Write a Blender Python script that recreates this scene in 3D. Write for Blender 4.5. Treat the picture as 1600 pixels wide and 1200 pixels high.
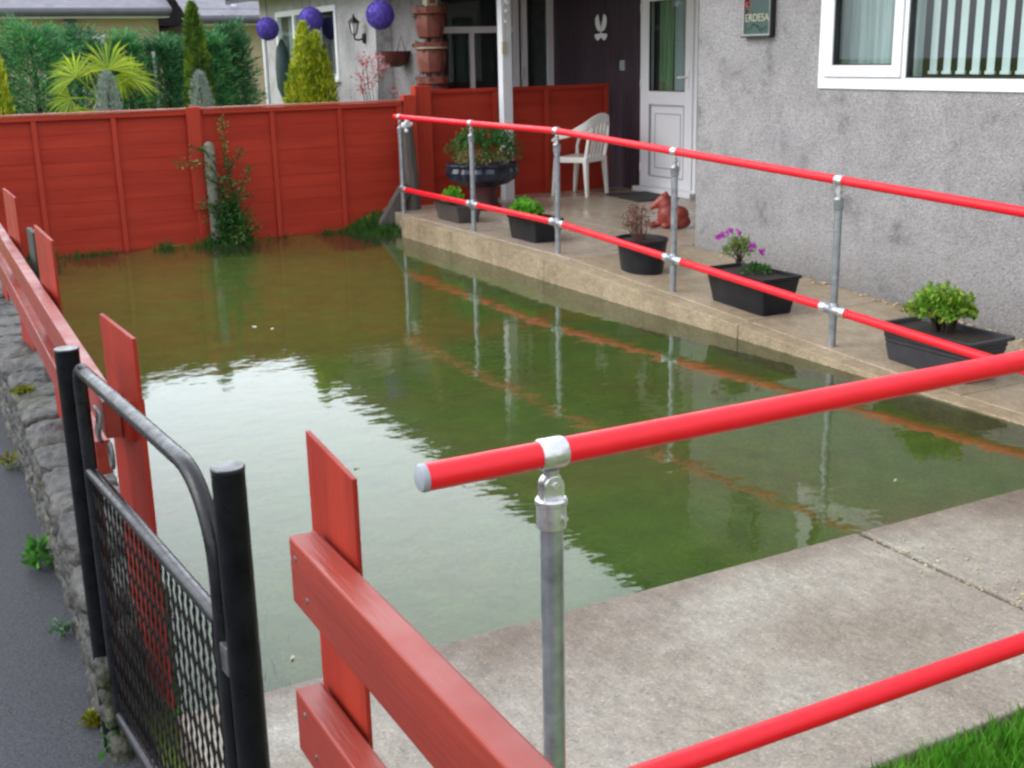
import bpy, bmesh, math, random
from mathutils import Vector, Matrix, Quaternion
import numpy as np
R = math.radians
PI = math.pi
random.seed(7)
rng = np.random.default_rng(7)
scene = bpy.context.scene
COL = scene.collection
for o in list(bpy.data.objects):
    bpy.data.objects.remove(o)

# ------------------------------------------------------------------ camera
cam = bpy.data.cameras.new('camera')
camo = bpy.data.objects.new('camera', cam)
COL.objects.link(camo)
cam.sensor_width = 36.0
cam.lens = 1860 / 1600 * 36.0
cam.clip_start = 0.05
cam.clip_end = 400
A = Vector((-235 - 800, 107 - 600, 1860)).normalized()
H2 = Vector((-235 + 4000 - 800, 107 - 88 - 600, 1860))
N = A.cross(H2).normalized()
if N.y < 0: N = -N
B = A.cross(-N)
if B.x < 0: B = -B
right = Vector((B.x, A.x, -N.x)); down = Vector((B.y, A.y, -N.y)); fwd = Vector((B.z, A.z, -N.z))
camo.matrix_world = Matrix(((right.x, -down.x, -fwd.x, 0), (right.y, -down.y, -fwd.y, 0), (right.z, -down.z, -fwd.z, 1.62), (0, 0, 0, 1)))
scene.camera = camo

# ------------------------------------------------------------------ light
world = bpy.data.worlds.new('World'); scene.world = world; world.use_nodes = True
nt = world.node_tree; nt.nodes.clear()
sky = nt.nodes.new('ShaderNodeTexSky'); sky.sky_type = 'NISHITA'; sky.sun_disc = False
SUN_EL, SUN_AZ = R(38), R(-75)
sky.sun_elevation = SUN_EL; sky.sun_rotation = SUN_AZ; sky.dust_density = 4.0; sky.air_density = 1.2
hs = nt.nodes.new('ShaderNodeHueSaturation'); hs.inputs['Saturation'].default_value = 0.22
bg = nt.nodes.new('ShaderNodeBackground'); bg.inputs['Strength'].default_value = 0.15
wo = nt.nodes.new('ShaderNodeOutputWorld')
nt.links.new(sky.outputs[0], hs.inputs['Color']); 
cm = nt.nodes.new('ShaderNodeMix'); cm.data_type = 'RGBA'; cm.inputs[0].default_value = .7
cm.inputs[7].default_value = (8.0, 8.5, 9.2, 1)        # the even grey-white cloud layer over the clear sky

tcw = nt.nodes.new('ShaderNodeTexCoord')
dp = nt.nodes.new('ShaderNodeVectorMath'); dp.operation = 'DOT_PRODUCT'
dp.inputs[1].default_value = (math.sin(R(13)) * math.cos(R(11)), math.cos(R(13)) * math.cos(R(11)), math.sin(R(11)))
nt.links.new(tcw.outputs['Generated'], dp.inputs[0])
nz = nt.nodes.new('ShaderNodeTexNoise'); nz.inputs['Scale'].default_value = 2.2; nz.inputs['Detail'].default_value = 5
nt.links.new(tcw.outputs['Generated'], nz.inputs['Vector'])
ad = nt.nodes.new('ShaderNodeMath'); ad.operation = 'MULTIPLY_ADD'; ad.inputs[1].default_value = .25; nt.links.new(nz.outputs['Fac'], ad.inputs[0]); nt.links.new(dp.outputs['Value'], ad.inputs[2])
mr = nt.nodes.new('ShaderNodeMapRange'); mr.interpolation_type = 'SMOOTHSTEP'
mr.inputs['From Min'].default_value = .82; mr.inputs['From Max'].default_value = 1.12
nt.links.new(ad.outputs[0], mr.inputs['Value'])
cl = nt.nodes.new('ShaderNodeMix'); cl.data_type = 'RGBA'      # thick cloud -> thin bright cloud
cl.inputs[6].default_value = (6.6, 7.0, 7.7, 1); cl.inputs[7].default_value = (17, 18.2, 20, 1)
nt.links.new(mr.outputs[0], cl.inputs[0]); nt.links.new(cl.outputs[2], cm.inputs[7])
nt.links.new(hs.outputs[0], cm.inputs[6]); nt.links.new(cm.outputs[2], bg.inputs['Color']); nt.links.new(bg.outputs[0], wo.inputs['Surface'])
sun = bpy.data.lights.new('sun', 'SUN'); sun.energy = 0.6; sun.angle = R(40); sun.color = (1, .98, .95)
suno = bpy.data.objects.new('sun', sun); COL.objects.link(suno)
sd = Vector((math.sin(SUN_AZ) * math.cos(SUN_EL), math.cos(SUN_AZ) * math.cos(SUN_EL), math.sin(SUN_EL)))
suno.rotation_euler = (-sd).to_track_quat('-Z', 'Y').to_euler()
scene.view_settings.view_transform = 'Standard'
scene.view_settings.look = 'None'
scene.view_settings.exposure = 0.9
scene.view_settings.gamma = 1.0
scene.render.engine = 'CYCLES'
scene.cycles.max_bounces = 8
scene.cycles.transparent_max_bounces = 24
scene.cycles.filter_width = 2.6

# ------------------------------------------------------------------ materials
MATS = {}
def newmat(name):
    m = bpy.data.materials.new(name); m.use_nodes = True
    b = m.node_tree.nodes['Principled BSDF']
    return m, m.node_tree, b
def noise(nt, scale, detail=4, rough=.55, vec=None, stretch=None):
    n = nt.nodes.new('ShaderNodeTexNoise'); n.inputs['Scale'].default_value = scale
    n.inputs['Detail'].default_value = detail; n.inputs['Roughness'].default_value = rough
    if vec is None:
        tc = nt.nodes.new('ShaderNodeTexCoord'); vec = tc.outputs['Object']
    if stretch:
        mp = nt.nodes.new('ShaderNodeMapping'); mp.inputs['Scale'].default_value = stretch
        nt.links.new(vec, mp.inputs['Vector']); vec = mp.outputs[0]
    nt.links.new(vec, n.inputs['Vector'])
    return n.outputs['Fac']
def ramp(nt, fac, stops):
    r = nt.nodes.new('ShaderNodeValToRGB')
    e = r.color_ramp.elements
    while len(e) < len(stops): e.new(0.5)
    for i, (p, c) in enumerate(stops):
        e[i].position = p; e[i].color = (*c[:3], 1) if hasattr(c, '__len__') else (c, c, c, 1)
    nt.links.new(fac, r.inputs[0])
    return r.outputs[0]
def mixc(nt, fac, a, b, mode='MIX'):
    m = nt.nodes.new('ShaderNodeMix'); m.data_type = 'RGBA'; m.blend_type = mode
    for s, v in ((0, fac), (6, a), (7, b)):
        if isinstance(v, (int, float)): m.inputs[s].default_value = v
        elif isinstance(v, tuple): m.inputs[s].default_value = (*v[:3], 1)
        else: nt.links.new(v, m.inputs[s])
    return m.outputs[2]
def bump(nt, b, h, strength=.4, dist=.01, prev=None):
    n = nt.nodes.new('ShaderNodeBump'); n.inputs['Strength'].default_value = strength; n.inputs['Distance'].default_value = dist
    nt.links.new(h, n.inputs['Height'])
    if prev is not None: nt.links.new(prev, n.inputs['Normal'])
    if b is not None: nt.links.new(n.outputs[0], b.inputs['Normal'])
    return n.outputs[0]
def M(name, c1, c2=None, scale=6, rough=.5, bs=0, bstr=.3, bdist=.004, metal=0, spec=.5, stretch=None, lo=.35, hi=.65, detail=5, rvar=0, coat=0):
    if name in MATS: return MATS[name]
    m, nt, b = newmat(name)
    b.inputs['Roughness'].default_value = rough; b.inputs['Metallic'].default_value = metal
    b.inputs['Specular IOR Level'].default_value = spec
    b.inputs['Coat Weight'].default_value = coat; b.inputs['Coat Roughness'].default_value = .15
    if c2 is None: c2 = tuple(x * .82 for x in c1)
    f = noise(nt, scale, detail, stretch=stretch)
    c = ramp(nt, f, [(lo, c1), (hi, c2)])
    nt.links.new(c, b.inputs['Base Color'])
    if rvar:
        f2 = noise(nt, scale * 1.7, 3)
        nt.links.new(ramp(nt, f2, [(.35, max(0, rough - rvar)), (.65, min(1, rough + rvar))]), b.inputs['Roughness'])
    if bs:
        bump(nt, b, noise(nt, bs, 4, stretch=stretch), bstr, bdist)
    MATS[name] = m
    return m
def leafmat(name, c1, c2, c3=None, scale=3, rough=.5):
    if name in MATS: return MATS[name]
    m, nt, b = newmat(name)
    b.inputs['Roughness'].default_value = rough; b.inputs['Specular IOR Level'].default_value = .35
    f = noise(nt, scale, 2)
    c = ramp(nt, f, [(.3, c1), (.5, c2), (.72, c3 or c2)])
    g = nt.nodes.new('ShaderNodeNewGeometry')
    v = ramp(nt, g.outputs['Random Per Island'], [(0, .55), (1, 1.35)])
    c = mixc(nt, 1.0, c, v, 'MULTIPLY')
    nt.links.new(c, b.inputs['Base Color'])
    tr = nt.nodes.new('ShaderNodeBsdfTranslucent'); nt.links.new(c, tr.inputs['Color'])
    mx = nt.nodes.new('ShaderNodeMixShader'); mx.inputs[0].default_value = .35
    nt.links.new(b.outputs[0], mx.inputs[1]); nt.links.new(tr.outputs[0], mx.inputs[2])
    nt.links.new(mx.outputs[0], nt.nodes['Material Output'].inputs['Surface'])
    MATS[name] = m
    return m

def concrete(name, c1, c2, c3, seed=0., rough=.38):
    m, nt, b = newmat(name)
    tc = nt.nodes.new('ShaderNodeTexCoord')
    mp = nt.nodes.new('ShaderNodeMapping'); mp.inputs['Location'].default_value = (seed, seed * 2, 0)
    nt.links.new(tc.outputs['Object'], mp.inputs[0]); v = mp.outputs[0]
    big = noise(nt, 1.3, 5, .6, v); mid = noise(nt, 9, 5, .7, v); fine = noise(nt, 120, 3, .7, v)
    fib = noise(nt, 55, 3, .6, v, (1, .35, 1))
    c = ramp(nt, big, [(.32, c1), (.5, c2), (.68, c3)])
    c = mixc(nt, .6, c, ramp(nt, mid, [(.3, .75), (.7, 1.15)]), 'MULTIPLY')
    c = mixc(nt, .4, c, ramp(nt, noise(nt, 26, 3, .7, v, (1, .5, 1)), [(.36, .72), (.64, 1.22)]), 'MULTIPLY')
    c = mixc(nt, .75, c, ramp(nt, fine, [(.3, .62), (.7, 1.3)]), 'MULTIPLY')
    c = mixc(nt, .5, c, ramp(nt, fib, [(.35, .75), (.65, 1.2)]), 'MULTIPLY')
    if name == 'path_concrete':      # soaked margin where the flood has been lapping
        sp = nt.nodes.new('ShaderNodeSeparateXYZ'); nt.links.new(tc.outputs['Object'], sp.inputs[0])
        mm = nt.nodes.new('ShaderNodeMath'); mm.operation = 'MULTIPLY_ADD'; mm.inputs[1].default_value = .35
        nt.links.new(big, mm.inputs[0]); nt.links.new(sp.outputs['Y'], mm.inputs[2])
        wet = ramp(nt, mm.outputs[0], [(0, 0.), (1, 1.)])
        mr_ = nt.nodes.new('ShaderNodeMapRange'); mr_.inputs['From Min'].default_value = 2.78; mr_.inputs['From Max'].default_value = 2.95
        nt.links.new(mm.outputs[0], mr_.inputs['Value'])
        c = mixc(nt, mr_.outputs[0], c, mixc(nt, 1.0, c, (.72, .66, .62), 'MULTIPLY'))
    vg = nt.nodes.new('ShaderNodeTexVoronoi'); vg.inputs['Scale'].default_value = 150; nt.links.new(v, vg.inputs['Vector'])
    sg = nt.nodes.new('ShaderNodeSeparateColor'); nt.links.new(vg.outputs['Color'], sg.inputs[0])
    c = mixc(nt, .8, c, ramp(nt, sg.outputs[0], [(0, .62), (.12, .95), (.88, 1.03), (1, 1.45)]), 'MULTIPLY')
    nt.links.new(c, b.inputs['Base Color'])
    nt.links.new(ramp(nt, big, [(.35, rough - .1), (.65, rough + .22)]), b.inputs['Roughness'])
    n1 = bump(nt, None, fine, .25, .003)
    bump(nt, b, mid, .2, .006, n1)
    MATS[name] = m
    return m
concrete('ramp_concrete', (.44, .355, .25), (.36, .285, .195), (.25, .19, .115))
concrete('landing_concrete', (.46, .385, .30), (.39, .325, .25), (.32, .26, .195), 3.1, .25)
concrete('path_concrete', (.34, .32, .265), (.275, .242, .195), (.20, .165, .125), 8.2, .5)
concrete('curb_concrete', (.40, .32, .21), (.32, .25, .155), (.21, .16, .095), 5.7, .6)

def roughcast(name, c1, c2, c3):
    m, nt, b = newmat(name)
    tc = nt.nodes.new('ShaderNodeTexCoord'); v = tc.outputs['Object']
    big = noise(nt, 1.6, 6, .65, v); st = noise(nt, 4.0, 5, .65, v)
    vo = nt.nodes.new('ShaderNodeTexVoronoi'); vo.inputs['Scale'].default_value = 92; nt.links.new(v, vo.inputs['Vector'])
    cell = vo.outputs['Color']
    fine = noise(nt, 160, 3, .7, v)
    c = ramp(nt, big, [(.3, c1), (.52, c2), (.75, c3)])
    c = mixc(nt, .95, c, ramp(nt, st, [(.30, .55), (.42, .92), (.6, 1.07)]), 'MULTIPLY')
    if name == 'roughcast':         # splash dirt along the wall foot, with its own ragged edge
        sp = nt.nodes.new('ShaderNodeSeparateXYZ'); nt.links.new(v, sp.inputs[0])
        mm = nt.nodes.new('ShaderNodeMath'); mm.operation = 'MULTIPLY_ADD'; mm.inputs[1].default_value = -.9
        nt.links.new(st, mm.inputs[0]); nt.links.new(sp.outputs['Z'], mm.inputs[2])
        q = nt.nodes.new('ShaderNodeMapRange'); q.inputs['From Min'].default_value = -.42; q.inputs['From Max'].default_value = -.1; q.inputs['To Min'].default_value = 1; q.inputs['To Max'].default_value = 0
        nt.links.new(mm.outputs[0], q.inputs['Value'])
        c = mixc(nt, q.outputs[0], c, mixc(nt, 1.0, c, (.74, .72, .68), 'MULTIPLY'))
    s = nt.nodes.new('ShaderNodeSeparateColor'); nt.links.new(cell, s.inputs[0])
    c = mixc(nt, .62, c, ramp(nt, s.outputs[0], [(0, .6), (.5, 1.0), (1, 1.3)]), 'MULTIPLY')
    nt.links.new(c, b.inputs['Base Color']); b.inputs['Roughness'].default_value = .8
    n1 = bump(nt, None, vo.outputs['Distance'], .8, .006)
    bump(nt, b, fine, .5, .004, n1)
    MATS[name] = m
    return m
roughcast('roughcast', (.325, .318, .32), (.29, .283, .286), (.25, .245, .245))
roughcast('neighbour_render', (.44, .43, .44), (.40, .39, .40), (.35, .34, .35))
roughcast('porch_render', (.24, .22, .23), (.20, .185, .195), (.16, .145, .15))  # darker than neighbour_render: dark render with canopy shade put into the colour

M('fence_red', (.42, .038, .018), (.33, .026, .013), 3, .6, bs=40, bstr=.5, bdist=.003, stretch=(.25, 1, 3), detail=7, rvar=.1, spec=.2)
M('fence_red_vertical', (.43, .042, .02), (.35, .03, .015), 3, .55, spec=.25, bs=40, bstr=.4, bdist=.003, stretch=(3, 3, .25), detail=7)
M('fence_cap_red', (.50, .12, .085), (.42, .085, .06), 5, .2, spec=.9, bs=30, bstr=.3, stretch=(.3, 2, 2), rvar=.08)  # paler pink than the panels: wet sky sheen put into the base colour
M('picket_red', (.31, .027, .013), (.23, .017, .009), 4, .55, spec=.22, bs=35, bstr=.45, bdist=.003, stretch=(4, 4, .3), detail=7, rvar=.1)
M('rail_red_wood', (.27, .032, .018), (.20, .021, .013), 4, .42, spec=.4, bs=35, bstr=.45, bdist=.003, stretch=(3, .25, 3), detail=7, rvar=.1)
M('rail_red', (.82, .008, .022), (.72, .007, .019), 12, .38, bs=90, bstr=.07, rvar=.08, spec=.42, lo=.35, hi=.75)
M('galvanised', (.46, .49, .53), (.27, .295, .32), 22, .36, bs=60, bstr=.08, metal=.75, lo=.3, hi=.7, rvar=.08)
M('fitting_metal', (.72, .73, .74), (.55, .56, .57), 25, .33, bs=80, bstr=.25, metal=.8, rvar=.1)
M('plastic_cap', (.30, .33, .37), (.27, .30, .34), 10, .45)
M('black_paint', (.005, .005, .007), (.009, .010, .013), 20, .30, bs=45, bstr=.25, rvar=.1, spec=.42)
M('black_mesh', (.006, .006, .008), (.014, .011, .01), 30, .5, spec=.15)
M('post_paint', (.004, .004, .005), (.008, .009, .011), 14, .34, bs=45, bstr=.25, rvar=.12, spec=.14)
M('latch_metal', (.16, .16, .17), (.07, .065, .065), 40, .4, metal=.5)
M('upvc_white', (.82, .83, .86), (.79, .80, .84), 3, .28)
M('upvc_line', (.42, .43, .46), None, 3, .4)
M('gasket', (.02, .02, .02), None, 5, .5)
M('purple_clad', (.075, .05, .066), (.052, .035, .046), 8, .38, stretch=(2, 2, .3))
M('white_paint', (.74, .75, .78), (.66, .67, .70), 4, .4)
M('chair_plastic', (.80, .79, .76), (.75, .74, .70), 6, .32)
M('trough_black', (.009, .0095, .013), (.016, .0165, .02), 9, .45, spec=.3, bs=30, bstr=.1)
M('trough_grey', (.028, .03, .038), (.042, .044, .05), 9, .45, spec=.35)
M('trough_brown', (.055, .047, .047), (.07, .06, .058), 9, .5)
M('soil', (.035, .02, .012), (.015, .010, .008), 30, .8, bs=60, bstr=1, bdist=.02)
M('dark_soil', (.03, .024, .017), (.05, .042, .03), 12, .7, bs=30, bstr=1, bdist=.02)
M('terracotta', (.30, .045, .03), (.19, .03, .022), 12, .42, bs=30, bstr=.4)
M('terracotta_dull', (.27, .085, .06), (.18, .055, .045), 9, .6, bs=30, bstr=.4)
M('urn_glaze', (.012, .016, .032), (.02, .026, .045), 9, .25, bs=20, bstr=.4)
M('urn_base', (.10, .02, .02), (.05, .012, .014), 6, .5)
M('mat_rubber', (.02, .018, .018), (.03, .028, .027), 60, .7, bs=200, bstr=.6)
M('tar_grey_wood', (.12, .105, .09), (.07, .06, .052), 8, .75, bs=30, bstr=.6, stretch=(3, 3, .3))
M('dark_post', (.018, .02, .016), (.03, .034, .024), 8, .7, bs=30, bstr=.6)
M('stub_concrete', (.22, .21, .17), (.13, .135, .10), 12, .8, bs=60, bstr=.5)
M('purple_ball', (.13, .085, .48), (.08, .05, .36), 25, .75, bs=90, bstr=.8, bdist=.01)
M('parasol_green', (.025, .05, .05), (.035, .07, .065), 6, .7)
M('sign_slate', (.035, .06, .065), (.03, .075, .06), 6, .5)
M('sign_letters', (.45, .46, .33), None, 6, .6)
M('sign_red', (.5, .04, .05), (.35, .03, .04), 20, .6)
M('sign_green', (.03, .14, .07), None, 20, .6)
M('sign_edge', (.33, .36, .34), None, 6, .5)
M('sign_black', (.012, .014, .013), None, 6, .5)
M('slab_joint', (.06, .055, .045), (.04, .035, .03), 30, .9)
M('beige_wall', (.50, .42, .27), (.45, .37, .24), 3, .8, bs=50, bstr=.3)
M('gutter_brown', (.10, .10, .12), (.08, .08, .10), 6, .4)
M('soffit_dark', (.06, .055, .06), (.08, .075, .08), 6, .6)
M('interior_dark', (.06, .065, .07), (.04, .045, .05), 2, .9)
M('blind_white', (.80, .82, .83), (.74, .76, .78), 6, .6)
M('curtain_net', (.42, .47, .47), (.55, .58, .58), 10, .8, stretch=(1, 12, .3))
M('curtain_green', (.13, .22, .09), (.30, .38, .24), 5, .8, stretch=(1, 9, .2))
M('pebble', (.48, .40, .27), (.33, .25, .15), 40, .6)
M('pebble_pale', (.62, .57, .45), (.5, .45, .36), 40, .6)
M('cream', (.55, .50, .36), (.45, .40, .28), 12, .6)
M('bark', (.022, .016, .011), (.04, .03, .02), 14, .85, bs=40, bstr=.6)
M('magenta_petal', (.36, .03, .34), (.45, .06, .42), 20, .6)
M('pink_petal', (.55, .10, .16), (.48, .2, .2), 20, .6)
M('dried_brown', (.16, .07, .045), (.11, .05, .03), 20, .8)
leafmat('grass_bright', (.07, .26, .02), (.10, .34, .025), (.16, .38, .04), 6)
leafmat('grass_dark', (.03, .09, .015), (.05, .15, .02), (.09, .16, .03), 6)
leafmat('parsley', (.10, .36, .02), (.14, .44, .03), (.2, .46, .04), 12)
leafmat('geranium_leaf', (.10, .26, .02), (.18, .34, .03), (.30, .36, .06), 14)
leafmat('conifer_green', (.02, .09, .03), (.07, .28, .09), (.16, .38, .10), 5)
leafmat('conifer_dark', (.015, .07, .025), (.06, .21, .08), (.15, .34, .12), 5)
leafmat('conifer_yellow', (.16, .25, .015), (.38, .46, .022), (.50, .53, .04), 6)
leafmat('column_leaf', (.03, .08, .012), (.09, .18, .02), (.26, .36, .03), 5)
leafmat('grey_conifer', (.17, .24, .21), (.24, .31, .27), (.30, .36, .32), 4)
leafmat('palm_leaf', (.26, .40, .02), (.36, .46, .03), (.18, .34, .03), 3)
leafmat('climber_leaf', (.02, .08, .015), (.04, .14, .025), (.11, .17, .04), 4)
leafmat('climber_pale', (.14, .20, .04), (.2, .24, .06), (.26, .2, .06), 6)
leafmat('fern_leaf', (.03, .10, .02), (.05, .16, .03), (.08, .2, .04), 6)
leafmat('cream_leaf', (.30, .26, .12), (.22, .25, .08), (.36, .16, .10), 14)
leafmat('mauve_leaf', (.14, .22, .05), (.2, .3, .07), (.16, .12, .07), 14)
leafmat('weed_leaf', (.05, .16, .03), (.08, .26, .04), (.12, .3, .06), 12)
leafmat('moss', (.14, .15, .01), (.2, .2, .012), (.1, .12, .01), 12)
leafmat('weed_pale', (.11, .18, .12), (.15, .24, .15), (.2, .28, .18), 12)

def mat_panel():
    # overlapped boards of the panel: colour of the timber stain only, the boards themselves are modelled
    pass
def mat_stone():
    m, nt, b = newmat('rubble_stone')
    tc = nt.nodes.new('ShaderNodeTexCoord'); v = tc.outputs['Object']
    n = noise(nt, 5, 6, .65, v); f = noise(nt, 40, 5, .7, v); g = noise(nt, 3, 4, .6, v)
    c = ramp(nt, n, [(.3, (.012, .012, .013)), (.46, (.034, .033, .031)), (.6, (.078, .074, .064)), (.75, (.042, .04, .03))])
    c = mixc(nt, .8, c, ramp(nt, f, [(.3, .5), (.7, 1.4)]), 'MULTIPLY')
    c = mixc(nt, ramp(nt, g, [(.56, 0.), (.7, .6)]), c, (.06, .07, .018))
    c = mixc(nt, ramp(nt, noise(nt, 17, 6, .7, v), [(.6, 0.), (.7, .5)]), c, (.13, .13, .11))
    nt.links.new(c, b.inputs['Base Color'])
    nt.links.new(ramp(nt, f, [(.3, .35), (.7, .75)]), b.inputs['Roughness'])
    n1 = bump(nt, None, f, .8, .012)
    bump(nt, b, n, .6, .03, n1)
    MATS['rubble_stone'] = m
mat_stone()
def mat_asphalt():
    m, nt, b = newmat('asphalt')
    tc = nt.nodes.new('ShaderNodeTexCoord'); v = tc.outputs['Object']
    n = noise(nt, 3, 5, .6, v); f = noise(nt, 140, 3, .8, v)
    vo = nt.nodes.new('ShaderNodeTexVoronoi'); vo.inputs['Scale'].default_value = 130; nt.links.new(v, vo.inputs['Vector'])
    c = ramp(nt, n, [(.3, (.030, .032, .038)), (.7, (.050, .053, .062))])
    c = mixc(nt, .9, c, ramp(nt, f, [(.35, .3), (.65, 1.9)]), 'MULTIPLY')
    b.inputs['Specular IOR Level'].default_value = .3
    nt.links.new(c, b.inputs['Base Color'])
    nt.links.new(ramp(nt, n, [(.3, .55), (.7, .75)]), b.inputs['Roughness'])
    bump(nt, b, f, .6, .006)
    MATS['asphalt'] = m
mat_asphalt()
def mat_lawn():
    m, nt, b = newmat('drowned_lawn')
    tc = nt.nodes.new('ShaderNodeTexCoord'); v = tc.outputs['Object']
    n = noise(nt, 1.1, 5, .6, v); f = noise(nt, 60, 4, .8, v); k = noise(nt, 6, 4, .7, v)
    c = ramp(nt, n, [(.3, (.095, .20, .014)), (.5, (.145, .20, .020)), (.68, (.195, .165, .03))])
    c = mixc(nt, .8, c, ramp(nt, f, [(.3, .55), (.7, 1.45)]), 'MULTIPLY')
    c = mixc(nt, .8, c, ramp(nt, k, [(.3, .7), (.7, 1.25)]), 'MULTIPLY')
    nt.links.new(c, b.inputs['Base Color']); b.inputs['Roughness'].default_value = .9
    bump(nt, b, f, .8, .02)
    MATS['drowned_lawn'] = m
mat_lawn()
def mat_water():
    m, nt, b = newmat('flood_water')
    nt.nodes.remove(b)
    out = nt.nodes['Material Output']
    tc = nt.nodes.new('ShaderNodeTexCoord'); v = tc.outputs['Object']
    a = noise(nt, 5.5, 3, .5, v, (1, 1.3, 1)); c = noise(nt, 17, 2, .5, v, (.8, 1.5, 1)); d = noise(nt, 1.2, 2, .5, v)
    n1 = bump(nt, None, a, .13, .012)
    n2 = bump(nt, None, c, .05, .006, n1)
    n3 = bump(nt, None, d, .1, .01, n2)
    fr = nt.nodes.new('ShaderNodeFresnel'); fr.inputs['IOR'].default_value = 1.333; nt.links.new(n3, fr.inputs['Normal'])
    gl = nt.nodes.new('ShaderNodeBsdfGlossy'); gl.inputs['Roughness'].default_value = .03; gl.inputs['Color'].default_value = (1, 1, 1, 1); nt.links.new(n3, gl.inputs['Normal'])
    tr = nt.nodes.new('ShaderNodeBsdfTransparent'); tr.inputs['Color'].default_value = (.78, .84, .66, 1)
    mx = nt.nodes.new('ShaderNodeMixShader')
    nt.links.new(fr.outputs[0], mx.inputs[0]); nt.links.new(tr.outputs[0], mx.inputs[1]); nt.links.new(gl.outputs[0], mx.inputs[2])
    # suspended silt gives the flood water a faint milky green body
    df = nt.nodes.new('ShaderNodeBsdfDiffuse'); df.inputs['Color'].default_value = (.20, .24, .13, 1)
    m2 = nt.nodes.new('ShaderNodeMixShader'); m2.inputs[0].default_value = .05
    nt.links.new(mx.outputs[0], m2.inputs[1]); nt.links.new(df.outputs[0], m2.inputs[2])
    nt.links.new(m2.outputs[0], out.inputs['Surface'])
    MATS['flood_water'] = m
mat_water()
def mat_glass():
    m, nt, b = newmat('window_glass')
    nt.nodes.remove(b); out = nt.nodes['Material Output']
    fr = nt.nodes.new('ShaderNodeFresnel')
    ge = nt.nodes.new('ShaderNodeNewGeometry'); io = nt.nodes.new('ShaderNodeMapRange'); io.inputs['To Min'].default_value = 1.5; io.inputs['To Max'].default_value = 1 / 1.5
    nt.links.new(ge.outputs['Backfacing'], io.inputs['Value']); nt.links.new(io.outputs[0], fr.inputs['IOR'])
    mt = nt.nodes.new('ShaderNodeMath'); mt.operation = 'MULTIPLY'; mt.inputs[1].default_value = 1.0; mt.use_clamp = True
    nt.links.new(fr.outputs[0], mt.inputs[0])
    gl = nt.nodes.new('ShaderNodeBsdfGlossy'); gl.inputs['Roughness'].default_value = .01
    tr = nt.nodes.new('ShaderNodeBsdfTransparent'); tr.inputs['Color'].default_value = (.88, .94, .93, 1)
    mx = nt.nodes.new('ShaderNodeMixShader')
    nt.links.new(mt.outputs[0], mx.inputs[0]); nt.links.new(tr.outputs[0], mx.inputs[1]); nt.links.new(gl.outputs[0], mx.inputs[2])
    nt.links.new(mx.outputs[0], out.inputs['Surface'])
    MATS['window_glass'] = m
mat_glass()
def mat_roof():
    m, nt, b = newmat('roof_tiles')
    tc = nt.nodes.new('ShaderNodeTexCoord'); v = tc.outputs['Object']
    n = noise(nt, 6, 4, .6, v)
    c = ramp(nt, n, [(.3, (.22, .215, .25)), (.7, (.15, .147, .175))])
    nt.links.new(c, b.inputs['Base Color']); b.inputs['Roughness'].default_value = .6
    MATS['roof_tiles'] = m
mat_roof()

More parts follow.
